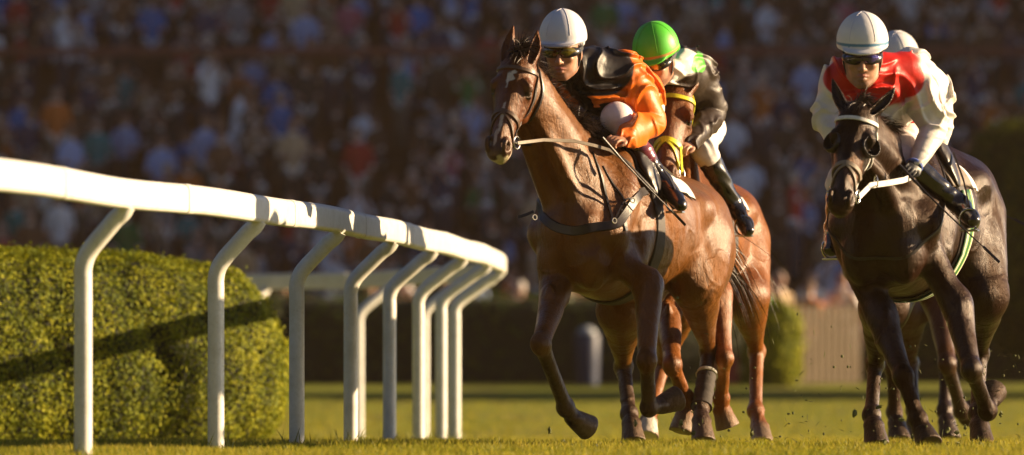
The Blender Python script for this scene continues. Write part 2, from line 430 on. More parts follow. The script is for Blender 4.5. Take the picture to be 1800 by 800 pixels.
    def veins(X, Y, Z):
        W_ = np.stack([X, Y, Z], 1); n = vnoise(W_, 5.5, 4)+.35*vnoise(W_, 15, 2); g = np.exp(-(n/.07)**2)*np.clip(vnoise(W_, 3.1, 9)+.45, 0, 1)
        m2 = np.exp(-((vnoise(W_, 4.2, 11)+.25*vnoise(W_, 12, 5))/.13)**2)*np.clip(vnoise(W_, 2.6, 1)+.3, 0, 1)
        return -.0036*g+.0042*m2
    B.disp = veins
    V, Q = B.mesh(); C = B.paint(base)
    for sd in (1, -1):
        paint_blob(C, V, Hh(.547, -.008, .050*sd), (.021*hs*hw, .016*hs*hw, .018*hs*hw), (.006, .004, .003), hf, edge=.1)
        paint_blob(C, V, Hh(.213, -.026, .09*sd), (.034*hs*hw, .026*hs*hw, .03*hs*hw), lp(dark, (.01, .006, .004), .5), hf, edge=.25)
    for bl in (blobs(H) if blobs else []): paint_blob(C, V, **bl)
    root = thing(name, (O[0], O[1], 0), label, 'horse')
    body = mesh_obj('horse_body', V, Q, mat_, root, colors=C)
    H.root, H.body = root, body
    H.bvh = BVHTree.FromPolygons([tuple(v) for v in V.tolist()], Q.tolist())
    # eyes
    for sd in (1, -1):
        c = Hh(.212, -.026, .0770*sd); m = MB()
        for k in range(1): pass
        VV, QQ = uv_ball(c, .0235*hs*hw); mesh_obj('eye', VV, QQ, M['eye'], root)
    print(name, 'built', len(V), round(time.time()-T0, 1), 'fore/cannon', [round(float(np.linalg.norm(np.subtract(J[i+1], J[i]))), 2) for J in list(fore)+list(hind) for i in range(4)], 'head', round(hl*.6, 2))
    return H

def uv_ball(c, r, n=12, m=8, ax=None):
    r = (r, r, r) if np.isscalar(r) else r
    ax = np.eye(3) if ax is None else np.array([nrm(a) for a in ax]); V = []; Fs = []
    for i in range(m+1):
        p = math.pi*i/m
        for j in range(n):
            a = 2*math.pi*j/n
            V.append(np.asarray(c)+ax[0]*r[0]*math.sin(p)*math.cos(a)+ax[1]*r[1]*math.sin(p)*math.sin(a)+ax[2]*r[2]*math.cos(p))
    for i in range(m):
        for j in range(n): Fs.append((i*n+j, (i+1)*n+j, (i+1)*n+(j+1) % n, i*n+(j+1) % n))
    return np.array(V), Fs

def on_surface(H, pts, off=.004, sub=6, closed=False, maxd=.25):
    pts = spline(pts, sub, closed); out = []; nn = []
    for p in pts:
        r = H.bvh.find_nearest(Vector(p), maxd)
        if r[0] is None: out.append(p); nn.append(nn[-1] if nn else A3(0, -1, 0)); continue
        n = np.array(r[1]); out.append(np.array(r[0])+n*off); nn.append(n)
    out = np.array(out); nn = np.array(nn)
    for it in range(9 if len(out) > 6 else 1):
        if len(out) > 6: out[1:-1] = (out[:-2]+2*out[1:-1]+out[2:])/4; nn[1:-1] = (nn[:-2]+2*nn[1:-1]+nn[2:])/4
        if it % 2: continue
        for i, p in enumerate(out):
            r = H.bvh.find_nearest(Vector(p), maxd)
            if r[0] is not None: out[i] = np.array(r[0])+np.array(r[1])*(off+.0015)
    if closed: out = np.vstack([out, out[:1]]); nn = np.vstack([nn, nn[:1]])
    return out, nn
def strap(H, mb, pts, w=.016, t=.004, off=.002, sub=6, closed=False):
    p, n = on_surface(H, pts, off, sub, closed); mb.ribbon(p, n, w, t)
def ray_ring(H, f, l0, u0, a0, a1, n, off=.004, tilt=0.0):
    """points round the trunk at body station f, angles measured from up (0) to the left side (+90) and on to the belly (180)"""
    pts = []; nn = []
    for i in range(n):
        a = math.radians(a0+(a1-a0)*i/(n-1)); d = H.L*math.sin(a)+H.U*math.cos(a)
        c = H.W(f+tilt*math.sin(abs(a)), l0, u0)
        r = H.bvh.ray_cast(Vector(c+d*.7), Vector(-d), .75)
        if r[0] is None: p, nr = c+d*.25, d
        else: p, nr = np.array(r[0]), np.array(r[1])
        pts.append(p+nr*off); nn.append(nr)
    return np.array(pts), np.array(nn)
def neck_ring(H, top, bot, n=70, off=.004):
    top, bot = np.asarray(top), np.asarray(bot); c = mix(top, bot, .5); A = nrm(top-bot); R_ = np.linalg.norm(top-bot); P_ = []; N_ = []
    for i in range(n+1):
        a = 2*math.pi*i/n; d = A*math.cos(a)+H.L*math.sin(a); r = H.bvh.ray_cast(Vector(c), Vector(d), .6)
        if r[0] is None: continue
        P_.append(np.array(r[0])+nrm(d)*off); N_.append(nrm(np.array(r[1])))
    P_ = np.array(P_)
    for _ in range(2): P_[1:-1] = (P_[:-2]+2*P_[1:-1]+P_[2:])/4
    return P_+np.array(N_)*.002, np.array(N_)
def cloth_patch(H, name, f0, f1, a0, a1, mat_, parent=None, nf=26, na=26, off=.010, thick=.008, tilt=0.0, mats=None, pick=None, hem=0.0):
    rows = [ray_ring(H, f0+(f1-f0)*i/(nf-1), 0, 1.2, a0, a1, na, off, tilt)[0] for i in range(nf)]
    G = np.array(rows)
    for _ in range(2): G[1:-1, 1:-1] = (G[:-2, 1:-1]+G[2:, 1:-1]+G[1:-1, :-2]+G[1:-1, 2:]+2*G[1:-1, 1:-1])/6
    rip = .004*np.sin(np.arange(nf)*1.3)[:, None]*np.linspace(0, 1, na)[None]
    gx, gy = np.gradient(G, axis=0), np.gradient(G, axis=1)
    N = np.cross(gx, gy); N /= np.linalg.norm(N, axis=2)[..., None]+1e-9
    if np.mean(np.einsum('ijk,ijk->ij', N, G-H.W((f0+f1)/2, 0, 1.2))) < 0: N = -N
    top = G+N*(thick+rip[..., None]); V = np.concatenate([G.reshape(-1, 3), top.reshape(-1, 3)]); n = nf*na; Fs = []
    idx = lambda i, j: i*na+j
    for i in range(nf-1):
        for j in range(na-1):
            Fs.append((idx(i, j), idx(i, j+1), idx(i+1, j+1), idx(i+1, j))); Fs.append((n+idx(i, j), n+idx(i+1, j), n+idx(i+1, j+1), n+idx(i, j+1)))
    for i in range(nf-1):
        for j in (0, na-1): Fs.append((idx(i, j), idx(i+1, j), n+idx(i+1, j), n+idx(i, j)))
    for j in range(na-1):
        for i in (0, nf-1): Fs.append((idx(i, j), idx(i, j+1), n+idx(i, j+1), n+idx(i, j)))
    o = mesh_obj(name, V, Fs, mats or mat_, parent or H.root)
    if pick:
        cen = [(i, j) for i in range(nf-1) for j in range(na-1) for _ in (0, 1)]
        for p, (i, j) in zip(o.data.polygons, cen): p.material_index = pick(i/(nf-1), j/(na-1))
    return o

def hair(name, roots, dirs, lens, mat_, parent, width=.006, seg=5, droop=1.0, jit=.25, curl=.15):
    n = len(roots); roots = np.asarray(roots); dirs = np.asarray(dirs)
    d = dirs+RNG.normal(0, jit, (n, 3)); d /= np.linalg.norm(d, axis=1)[:, None]
    side = np.cross(d, RNG.normal(0, 1, (n, 3))); side /= np.linalg.norm(side, axis=1)[:, None]
    L = np.asarray(lens)[:, None]; p = roots.copy(); V = []
    for k in range(seg+1):
        wd = width*(1-k/seg)**.6*.5
        V.append(p-side*wd); V.append(p+side*wd)
        p = p+d*L/seg; d = d+A3(0, 0, -1)*droop/seg+RNG.normal(0, curl, (n, 3))/seg; d /= np.linalg.norm(d, axis=1)[:, None]
    V = np.stack(V, 1).reshape(-1, 3); b = np.arange(n)*(2*(seg+1)); Fs = []
    for k in range(seg): Fs.append(np.stack([b+2*k, b+2*k+1, b+2*k+3, b+2*k+2], 1))
    return mesh_obj(name, V, np.concatenate(Fs), mat_, parent, smooth=True)

def add_mane(H, mat_, L=(.10, .17), n=900, side=1, jit=.3, out=.6):
    i = RNG.integers(0, len(H.crest)-1, n); t = RNG.random(n)[:, None]
    p = H.crest[i]*(1-t)+H.crest[i+1]*t+RNG.normal(0, .012, (n, 3))
    d = np.tile(H.L*side*out+H.U*.5+A3(0, .25, 0), (n, 1))
    return hair('mane', p, d, RNG.uniform(*L, n), mat_, H.root, .0055, 6, 1.5, jit, .35)
def add_forelock(H, mat_, n=90):
    p = np.array([H.Hh(RNG.uniform(-.02, .02), RNG.uniform(-.01, .03), RNG.uniform(-.04, .04)) for _ in range(n)])
    return hair('forelock', p, np.tile(H.D*.5+H.N*.5, (n, 1)), RNG.uniform(.05, .11, n), mat_, H.root, .006, 4, .8, .35)
def add_tail(H, mat_, n=260, L=(.45, .75)):
    p = np.array([H.W(-1.37+RNG.uniform(-.02, .02), RNG.uniform(-.03, .03), RNG.uniform(1.12, 1.34)) for _ in range(n)])
    return hair('tail', p, np.tile(-H.F*.9-H.U*.2, (n, 1)), RNG.uniform(*L, n), mat_, H.root, .010, 8, 1.3, .15, .3)

def bridle(H, leather, metal, band=None, nose=None, cheek=None, w=.016, fig8=True, cheeksoft=None):
    Hh = H.Hh; band = band or leather; cheek = cheek or leather; nose = nose or leather
    b = MB()
    strap(H, b, [Hh(.075, -.07, .10), Hh(.095, .0, .085), Hh(.10, .04, .04), Hh(.10, .05, 0), Hh(.10, .04, -.04), Hh(.095, .0, -.085), Hh(.075, -.07, -.10)], w*1.25, .006)
    br = b.build('browband', band, H.root)
    c = MB()
    for sd in (1, -1):
        strap(H, c, [Hh(-.0, -.06, .03*sd), Hh(.03, -.07, .09*sd), Hh(.09, -.075, .11*sd), Hh(.18, -.115, .105*sd), Hh(.30, -.12, .085*sd), Hh(.40, -.09, .065*sd), Hh(.475, -.085, .062*sd)], w, .006)
        strap(H, c, [Hh(.02, -.10, .08*sd), Hh(.12, -.17, .08*sd), Hh(.22, -.22, .05*sd), Hh(.24, -.24, .0)], w*.7, .005)
    c.build('cheek_straps', cheek, H.root)
    n_ = MB()
    strap(H, n_, [Hh(.36, .04, 0), Hh(.37, .0, .06), Hh(.40, -.08, .07), Hh(.43, -.15, .03), Hh(.43, -.17, 0), Hh(.43, -.15, -.03), Hh(.40, -.08, -.07), Hh(.37, .0, -.06)], w*1.4, .007, closed=True)
    if fig8:
        for sd in (1, -1): strap(H, n_, [Hh(.37, .03, .0), Hh(.42, .0, .055*sd), Hh(.49, -.05, .065*sd), Hh(.53, -.10, .05*sd), Hh(.54, -.14, 0)], w*.8, .005)
    n_.build('noseband', nose, H.root)
    for sd in (1, -1):
        r = MB(); c0 = Hh(.485, -.085, .068*sd)
        r.ring(c0, nrm(H.Lh*sd+H.N*.25), .034*H.hs, .0045); r.tube([Hh(.485, -.08, .075*sd), Hh(.485, -.07, .02*sd)], .007)
        r.build('bit_ring', metal, H.root)
    return br

def saddle_gear(H, cloth_mats, pick, leather, iron_pts, girthmat, f0=-.62, f1=-.02, a=78, girth_f=-.12, girth_w=.10, iron=None, na=30, webs=True):
    cloth_patch(H, 'saddle_cloth', f0, f1, -a, a, None, mats=cloth_mats, pick=pick, na=na*2, nf=26)
    # saddle: low seat with raised pommel and cantle, small flaps
    S = Sculpt(.009, np.array([H.F, H.L, H.U])); W = H.W
    S.tube([W(-.08, 0, 1.68), W(-.20, 0, 1.655), W(-.40, 0, 1.65), W(-.50, 0, 1.69)], [.045*H.s, .05*H.s, .065*H.s, .05*H.s], .03, None, H.U, .6)
    for sd in (1, -1):
        S.tube([W(-.16, .07*sd, 1.64), W(-.12, .20*sd, 1.50), W(-.10, .255*sd, 1.38)], [.09*H.s, .10*H.s, .06*H.s], .03, None, H.L*sd+H.U*.3, .22)
    V, Q = S.mesh(); mesh_obj('saddle', V, Q, leather, H.root)
    g, nn = ray_ring(H, girth_f, 0, 1.2, 62, 298, 60, .006); m = MB(); m.ribbon(g, nn, girth_w, .008); m.build('girth', girthmat, H.root)
    for (anchor, ft) in iron_pts:
        m = MB(); top = np.asarray(ft, float)+A3(0, 0, .10)
        m.ribbon(np.array([anchor, mix(anchor, top, .5)+H.L*.01, top]), np.tile(H.L if np.dot(np.asarray(ft)-H.O, H.L) > 0 else -H.L, (3, 1)), .022, .005)
        lt = m.build('stirrup_leather', leather, H.root)
        m = MB(); m.ring(np.asarray(ft, float)+A3(0, 0, .035), nrm(H.F+H.L*.2), .058, .0065, sx=.9); m.box(np.asarray(ft, float)+A3(0, 0, -.022), (.10, .045, .012), [H.L, H.F, H.U], .003)
        o = m.build('stirrup_iron', iron or M['steel'], lt)
# ------------------------------------------------------------------ riders
def hand(B, wrist, tip, palmn, thumb_side, col, s=1.0, curl=1.0):
    """a closed-round-the-rein hand: palm, four bent fingers of different lengths, thumb"""
    wrist = np.asarray(wrist, float); d = nrm(np.asarray(tip, float)-wrist); n = nrm(np.asarray(palmn, float)-d*np.dot(palmn, d)); sd = np.cross(d, n)*thumb_side
    B.ell(wrist+d*.045*s, [.048*s, .040*s, .018*s], [d, sd, n], .012, col)
    B.tube([wrist-d*.03*s, wrist+d*.02*s], [.026*s, .026*s], .012, col)
    for i, (o, L) in enumerate(((.030, .9), (.010, 1.0), (-.011, .95), (-.031, .78))):
        k0 = wrist+d*.082*s+sd*o*s-n*.004*s
        k1 = k0+(d*.030+n*.012*curl)*L*s; k2 = k1+(d*.004+n*.026)*L*s*curl+d*.004; k3 = k2+(-d*.020+n*.008)*L*s*curl
        B.tube([k0, k1, k2, k3], [.0098*s, .0092*s, .0085*s, .0075*s], .003, col, sub=2)
    t0 = wrist+d*.022*s+sd*.032*s; t1 = t0+(d*.030+sd*.016+n*.012)*s; t2 = t1+(d*.026+n*.014-sd*.010)*s
    B.tube([t0, t1, t2], [.013*s, .011*s, .0085*s], .008, col, sub=2)

def helmet_mesh(c, f, l, u, s, col, paint=None, h=.005, peak=True):
    B = Sculpt(h, [f, l, u]); c = np.asarray(c, float)
    B.ell(c, [.142*s, .124*s, .132*s], [f, l, u], 0, col)
    B.ell(c+u*.045*s, [.10*s, .092*s, .098*s], [f, l, u], .05, col)
    B.plane(c-u*.022*s, -u-f*.10, .012)
    if peak: B.ell(c+f*.095*s-u*.018*s, [.082*s, .098*s, .014*s], [nrm(f-u*.22), l, nrm(u+f*.22)], .012, col)
    B.ell(c-f*.10*s-u*.035*s, [.045*s, .095*s, .045*s], [f, l, u], .03, col)
    B.tube([c+u*.128*s, c+u*.139*s], [.010*s, .005*s], .012, col)
    V, Q = B.mesh(); C = np.tile(np.array(col, float), (len(V), 1))
    q = (V-c)/s; X = np.stack([q@f, q@l, q@u], 1)
    if paint: paint(C, X)
    return V, Q, C

def rider(name, label, root_at, J, sty, h=.006):
    """J: joints in world space; sty: colours and options"""
    R = Horse(); f = nrm(sty['face_dir']); up = nrm(sty.get('up', A3(0, 0, 1))); up = nrm(up-f*np.dot(up, f)); l = np.cross(f, up); l = -l if np.dot(l, A3(1, 0, 0)) < 0 else l
    hc = np.asarray(J['head'], float); s = sty.get('hs', 1.0); skin = sty.get('skin', (.50, .27, .17))
    q = lambda a, b, c: hc+s*(a*f+b*l+c*up)
    r = lambda *v: [x*s for x in v]
    B = Sculpt(h)
    ax = [f, l, up]
    hairc = (.03, .018, .012); lip = (.42, .15, .11)
    B.ell(q(-.015, 0, .03), r(.098, .076, .105), ax, .02, skin)
    B.ell(q(.028, 0, -.045), r(.066, .060, .085), ax, .03, skin)
    B.ell(q(.062, 0, -.108), r(.026, .026, .020), ax, .025, skin)
    B.tube([q(.0, .060, -.04), q(.02, .052, -.085), q(.06, .018, -.112)], r(.018, .016, .014), .02, skin)
    B.tube([q(.0, -.060, -.04), q(.02, -.052, -.085), q(.06, -.018, -.112)], r(.018, .016, .014), .02, skin)
    B.tube([q(.086, 0, .005), q(.104, 0, -.022), q(.116, 0, -.040)], r(.009, .011, .014), .012, skin)
    for k in (1, -1):
        B.ell(q(.100, .013*k, -.044), r(.011, .009, .008), ax, .006, skin)
        B.ell(q(.068, .040*k, -.028), r(.022, .022, .018), ax, .02, skin)
        B.ell(q(.078, .030*k, .004), r(.020, .018, .012), ax, .008, skin, '-')
        B.ell(q(.066, .030*k, .004), r(.016, .015, .012), ax, .004, (.35, .3, .27))
        B.tube([q(.086, .010*k, .022), q(.086, .034*k, .026), q(.068, .056*k, .018)], r(.008, .008, .006), .008, lp(skin, hairc, .6))
        B.ell(q(-.008, .078*k, -.012), r(.018, .010, .032), ax, .008, skin)
    B.tube([q(.082, -.024, -.0755), q(.096, 0, -.0715), q(.082, .024, -.0755)], r(.0055, .0085, .0055), .005, lip)
    B.tube([q(.080, -.020, -.086), q(.094, 0, -.087), q(.080, .020, -.086)], r(.0055, .009, .0055), .005, lip)
    B.tube([q(.084, -.026, -.0805), q(.100, 0, -.0795), q(.084, .026, -.0805)], r(.002, .0025, .002), .003, lip, op='-')
    nk = np.asarray(J['neck'], float); ch = np.asarray(J['chest'], float); hp = np.asarray(J['hips'], float)
    B.tube([q(-.02, 0, -.06), mix(q(-.03, 0, -.08), nk, .5), nk], [.056, .054, .06], .03, skin)
    B.tube([nk, ch, mix(ch, hp, .6), hp], [.09, .14, .12, .12], .05, skin)
    for k in ('L', 'R'):
        sh, e, w, hd = [np.asarray(J[n_+k], float) for n_ in ('sh', 'el', 'wr', 'ha')]
        B.tube([mix(nk, sh, .3), sh, mix(sh, e, .5), e, mix(e, w, .4), w], [.06, .058, .048, .040, .038, .026], .03, skin)
        hand(B, w, hd, J.get('pn'+k, A3(0, .3, -1)), (1 if k == 'L' else -1), sty.get('glove', skin), 1.0)
        kn, an, to = [np.asarray(J[n_+k], float) for n_ in ('kn', 'an', 'to')]
        B.tube([hp, mix(hp, kn, .5), kn], [.11, .085, .062], .04, skin)
        B.tube([kn, mix(kn, an, .35), an], [.055, .055, .036], .02, skin)
        B.tube([an, mix(an, to, .6), to], [.036, .034, .026], .02, skin)
    V, Q = B.mesh(); C = B.paint(skin, .004)
    # beard shadow
    paint_blob(C, V, q(.06, 0, -.098), r(.05, .055, .028), lp(skin, hairc, .25), ax, 3, .2, 80)
    paint_blob(C, V, q(-.04, 0, .01), r(.075, .10, .09), hairc, ax, 3, .1, 60)
    root = thing(name, root_at, label, 'jockey'); R.root = root; R.q = q; R.f, R.l, R.up, R.s = f, l, up, s
    R.body = mesh_obj('body', V, Q, M['skin'], root, colors=C)
    # silks
    S = Sculpt(h); sil = sty['silks']
    S.tube([mix(nk, ch, .15), ch, mix(ch, hp, .6), hp], sty.get('torso_r', [.12, .175, .16, .14]), .04, sil['body'])
    S.tube([mix(nk, q(-.03, 0, -.08), .55), nk, mix(nk, ch, .3)], [.066, .078, .10], .03, sil.get('collar', sil['body']))
    for k in ('L', 'R'):
        sh, e, w = [np.asarray(J[n_+k], float) for n_ in ('sh', 'el', 'wr')]
        S.tube([mix(nk, sh, .35), mix(nk, sh, .8)], [.085, .095], .04, sil.get('yoke', sil['body']))
        puff = sty.get('puff', 1.0)
        S.tube([sh, mix(sh, e, .35), mix(sh, e, .75), e, mix(e, w, .35), mix(e, w, .75), w], np.array([.088, .094, .088, .080, .074, .060, .040])*puff, .03, sil['sleeve'])
        S.tube([mix(e, w, .95), mix(e, w, 1.02)], [.042, .036], .01, sil.get('cuff', sil['sleeve']))
    for e_ in sil.get('extra', []): S.tube(e_[0], e_[1], .04, e_[2])
    ph = sty.get('phase', 0)
    def disp(X, Y, Z):
        W_ = np.stack([X, Y, Z], 1); a_ = vnoise(W_, 8, ph)
        r1 = np.cos(26*(X*.5+Z)+2.2*a_+2.0*np.sin(9*(Z-X)+ph))**2
        r2 = np.cos(34*(Z*.5-X*.9+Y*.3)+2.5*vnoise(W_, 11, ph+5))**2
        return -.025*r1**3*np.clip(vnoise(W_, 6, ph+2)+.55, 0, 1)-.018*r2**3*np.clip(vnoise(W_, 8, ph+7)+.3, 0, 1)
    S.disp = disp
    V, Q = S.mesh(); C = S.paint(sil['body'], .003)
    for bl in sil.get('blobs', []): paint_blob(C, V, **bl)
    R.silks = mesh_obj('silk_jacket', V, Q, sty.get('silkmat', M['satin']), root, colors=C)
    # breeches
    S = Sculpt(h); br = sty.get('breeches', (.82, .80, .82))
    S.tube([mix(ch, hp, .7), hp], [.11, .13], .03, br)
    for k in ('L', 'R'):
        kn, an = [np.asarray(J[n_+k], float) for n_ in ('kn', 'an')]
        S.tube([hp+(kn-hp)*.05+l*(.05 if k == 'L' else -.05), mix(hp, kn, .5), mix(hp, kn, .9), kn, mix(kn, an, .22)], np.array([.13, .108, .086, .080, .062])*sty.get('kr', 1), .03, br)
    S.disp = lambda X, Y, Z: .006*np.sin(48*(X*.6+Z)+5*np.sin(15*Y+9*X))*np.clip(vnoise(np.stack([X, Y, Z], 1), 9, 2)+.4, 0, 1)+.003*vnoise(np.stack([X, Y, Z], 1), 26, ph)
    V, Q = S.mesh(); mesh_obj('breeches', V, Q, M['breech'], root, colors=S.paint(br))
    # boots
    for k in ('L', 'R'):
        kn, an, to = [np.asarray(J[n_+k], float) for n_ in ('kn', 'an', 'to')]
        S = Sculpt(h); bc = sty.get('boot', (.012, .011, .012)); cuff = sty.get('cuffboot', bc)
        S.tube([mix(kn, an, .10), mix(kn, an, .4), mix(kn, an, .8), mix(kn, an, 1.06)], [.066, .067, .052, .050], .02, bc)
        S.tube([mix(kn, an, .52), mix(kn, an, .60)], [.068, .066], .004, cuff) if 'cuffboot' in sty else None
        d = nrm(to-an)
        S.tube([an-d*.02-up*.006, mix(an, to, .5)-up*.006, to], [.050, .046, .038], .03, bc)
        S.ell(an-d*.045-up*.03, [.035, .032, .035], None, .015, bc)
        S.disp = lambda X, Y, Z: .002*np.sin(90*Z+4*np.sin(20*X))
        V, Q = S.mesh(); bo = mesh_obj('boot', V, Q, M['boot'], root, colors=S.paint(bc, .004))
        m = MB(); dn = nrm(np.cross(d, l)); dn = dn if dn[2] < 0 else -dn
        m.box(mix(an, to, .5)+dn*.052, (.16, .062, .012), [d, nrm(np.cross(dn, d)), dn], .004); m.box(an-d*.03+dn*.062, (.05, .058, .018), [d, nrm(np.cross(dn, d)), dn], .004)
        m.build('sole', M['sole'], bo)
    # helmet
    hc2 = q(*sty.get('helm_off', (-.005, 0, .062)))
    V, Q, C = helmet_mesh(hc2, f, l, up, s*sty.get('helm_s', 1.0), sty['helm'], sty.get('helm_paint'))
    R.helm = mesh_obj('helmet', V, Q, M['helm'], root, colors=C)
    hs_ = s*sty.get('helm_s', 1.0); m = MB(); hb = BVHTree.FromPolygons([tuple(v) for v in V.tolist()], Q.tolist())     # seams of the cap cover
    for a in (0, 60, 120):
        ca, sa = math.cos(math.radians(a+30)), math.sin(math.radians(a+30)); pts = []
        for t in np.linspace(-1.42, 1.42, 25): pts.append(hc2+hs_*(.1425*math.sin(t)*ca*f+.1245*math.sin(t)*sa*l+.1335*math.cos(t)*up))
        m.tube([np.array(hb.find_nearest(Vector(p))[0]) for p in pts], .0021, 6)
    m.build('cap_seam', M['seam_'+sty['seam']], R.helm)
    # goggles
    G = Sculpt(.004); arc = [q(.088*math.cos(a)+.006, .078*math.sin(a), .004-.004*math.cos(a)) for a in np.linspace(-1.25, 1.25, 9)]
    G.tube(arc, r(.016, .022, .025, .024, .017, .024, .025, .022, .016), .006, (.01, .01, .012), up*.3+f, .55)
    V, Q = G.mesh(); gg = mesh_obj('goggles', V, Q, M['gog_frame'], root)
    for k in (1, -1):
        G = Sculpt(.0035); G.tube([q(.101, .016*k, .004), q(.097, .036*k, .004), q(.080, .058*k, .004)], r(.017, .021, .017), .004, None, f+l*.35*k, .4)
        V, Q = G.mesh(); mesh_obj('lens', V, Q, M[sty.get('lens', 'lens')], gg)
    m = MB()
    for k in (1, -1):
        m = MB(); m.ribbon(spline([q(.03, .080*k, .006), q(-.02, .086*k, .012), q(-.07, .078*k, .02)], 4), np.tile(l*k, (9, 1)), .022*s, .003); m.build('goggle_strap', M['black_cloth'], gg)
    m = MB()
    for k in (1, -1): m.ribbon(spline([q(.0, .084*k, .03), q(.005, .080*k, -.03), q(.02, .062*k, -.085), q(.05, .02*k, -.128), q(.052, 0, -.131)], 5), np.tile(l*k*.8-up*.4, (21, 1)), .016*s, .004)
    m.build('chin_strap', M['black_cloth'], root)
    print(name, 'built', round(time.time()-T0, 1))
    return R
# ------------------------------------------------------------------ material library
M = {}
def coat(name, rough, spec, bs, coatw=0.0):
    """short glossy hair, wet with sweat in patches: roughness and relief vary along the hair direction"""
    m, nt, b = mat(name); v = coords(nt, (1, 1, .35)); v1 = coords(nt)
    a = nt.nodes.new('ShaderNodeAttribute'); a.attribute_name = 'Col'
    n1 = noise(nt, 7, 5, v1, .6); n2 = noise(nt, 90, 4, v, .6)
    c = mixc(nt, 1.0, a.outputs['Color'], ramp(nt, n1.outputs['Fac'], [(.3, (.74, .70, .66)), (.7, (1.1, 1.1, 1.1))]), 'MULTIPLY')
    c = mixc(nt, .5, c, ramp(nt, n2.outputs['Fac'], [(.3, (.7, .7, .7)), (.7, (1.15, 1.15, 1.15))]), 'MULTIPLY')
    nt.links.new(c, b.inputs['Base Color'])
    wet = noise(nt, 5.5, 4, v, .6)
    mr = nt.nodes.new('ShaderNodeMapRange'); mr.inputs['From Min'].default_value = .40; mr.inputs['From Max'].default_value = .62
    mr.inputs['To Min'].default_value = rough[0]; mr.inputs['To Max'].default_value = rough[1]
    nt.links.new(wet.outputs['Fac'], mr.inputs['Value']); nt.links.new(mr.outputs[0], b.inputs['Roughness'])
    setp(b, Specular_IOR_Level=spec, Coat_Roughness=.27, Coat_IOR=1.5, Specular_Tint=(1, .52, .22, 1), Coat_Tint=(1, 1, 1, 1))
    mw = nt.nodes.new('ShaderNodeMapRange'); mw.inputs['From Min'].default_value = .46; mw.inputs['From Max'].default_value = .60; mw.inputs['To Min'].default_value = coatw; mw.inputs['To Max'].default_value = 0
    nt.links.new(wet.outputs['Fac'], mw.inputs['Value']); nt.links.new(mw.outputs[0], b.inputs['Coat Weight'])
    n3 = noise(nt, 60, 7, v, .72); n4 = noise(nt, 13, 3, v1, .5)
    ab = nt.nodes.new('ShaderNodeMath'); ab.operation = 'SUBTRACT'; ab.inputs[1].default_value = .5; nt.links.new(n4.outputs['Fac'], ab.inputs[0])
    a2 = nt.nodes.new('ShaderNodeMath'); a2.operation = 'ABSOLUTE'; nt.links.new(ab.outputs[0], a2.inputs[0])
    mm = nt.nodes.new('ShaderNodeMath'); mm.operation = 'MULTIPLY'; mm.inputs[1].default_value = 1.8; nt.links.new(a2.outputs[0], mm.inputs[0])
    ma = nt.nodes.new('ShaderNodeMath'); ma.operation = 'ADD'; nt.links.new(n3.outputs['Fac'], ma.inputs[0]); nt.links.new(mm.outputs[0], ma.inputs[1])
    bump(nt, b, ma.outputs[0], bs, .012)
    vs_ = coords(nt, (1.6, 1.6, .5)); n5 = noise(nt, 34, 6, vs_, .75); cb = nt.nodes.new('ShaderNodeBump'); cb.inputs['Strength'].default_value = .6; cb.inputs['Distance'].default_value = .009
    nt.links.new(n5.outputs['Fac'], cb.inputs['Height']); nt.links.new(cb.outputs['Normal'], b.inputs['Coat Normal'])
    return m
M['bay'] = coat('bay_coat', (.34, .48), .34, .8, .60)
M['chestnut'] = coat('chestnut_coat', (.34, .48), .34, .8, .60)
M['black_coat'] = coat('black_coat', (.28, .40), .16, .7, .48)
M['eye'] = plain('eye_gloss', (.02, .01, .006), .06, coat=1)
M['leather'] = plain('dark_leather', (.018, .012, .010), .38, bs=.2, bscale=120)
M['leather_brown'] = plain('brown_leather', (.10, .055, .03), .42, bs=.2, bscale=120)
M['leather_grey'] = plain('worn_leather', (.24, .19, .14), .5, bs=.2, bscale=120)
M['white_tape'] = plain('white_strap', (.78, .76, .72), .5, bs=.2, bscale=90)
M['yellow_tape'] = plain('yellow_strap', (.72, .70, .02), .45, bs=.2, bscale=90)
M['steel'] = plain('steel', (.55, .54, .52), .22, metal=1)
M['skin'] = vcol('skin', (.38, .52), .12, 180, .002, spec=.45)
M['satin'] = vcol('satin', (.40, .50), .25, 22, .012, spec=.3)
M['breech'] = vcol('breeches_cloth', (.6, .75), .25, 60, .004)
M['boot'] = vcol('boot_leather', (.14, .28), .15, 60, .003, spec=.6, coat=.4)
M['sole'] = plain('boot_sole', (.05, .03, .02), .5, bs=.2)
M['helm'] = vcol('cap_cloth', (.42, .58), .18, 14, .01, spec=.5)
M['gog_frame'] = plain('goggle_frame', (.012, .012, .014), .3)
def lensmat(nm, c1, c2):
    m, nt, b = mat(nm); v = coords(nt); n = noise(nt, 16, 1, v)
    nt.links.new(ramp(nt, n.outputs['Fac'], [(.4, c1), (.62, c2)]), b.inputs['Base Color']); setp(b, Roughness=.07, Metallic=.55, Coat_Weight=1.0); return m
M['lens'] = lensmat('amber_lens', (.02, .012, .008), (.30, .22, .03))
M['lens_violet'] = lensmat('violet_lens', (.015, .01, .03), (.08, .05, .22))
M['black_cloth'] = plain('black_elastic', (.02, .02, .022), .6, bs=.2)
M['seam_white'] = plain('seam_white', (.62, .60, .66), .5)
M['seam_green'] = plain('seam_green', (.10, .42, .03), .5)
M['mane_dark'] = plain('mane_hair', (.035, .018, .010), .42)
M['mane_brown'] = plain('mane_hair_brown', (.10, .042, .018), .42)
M['white_cloth'] = plain('white_cloth', (.80, .79, .76), .6, bs=.3, bscale=30)
M['black_satin'] = plain('grey_black_cloth', (.035, .032, .035), .35, bs=.3, bscale=30)
M['girth_dark'] = plain('girth_web', (.045, .035, .03), .6, bs=.4, bscale=90)
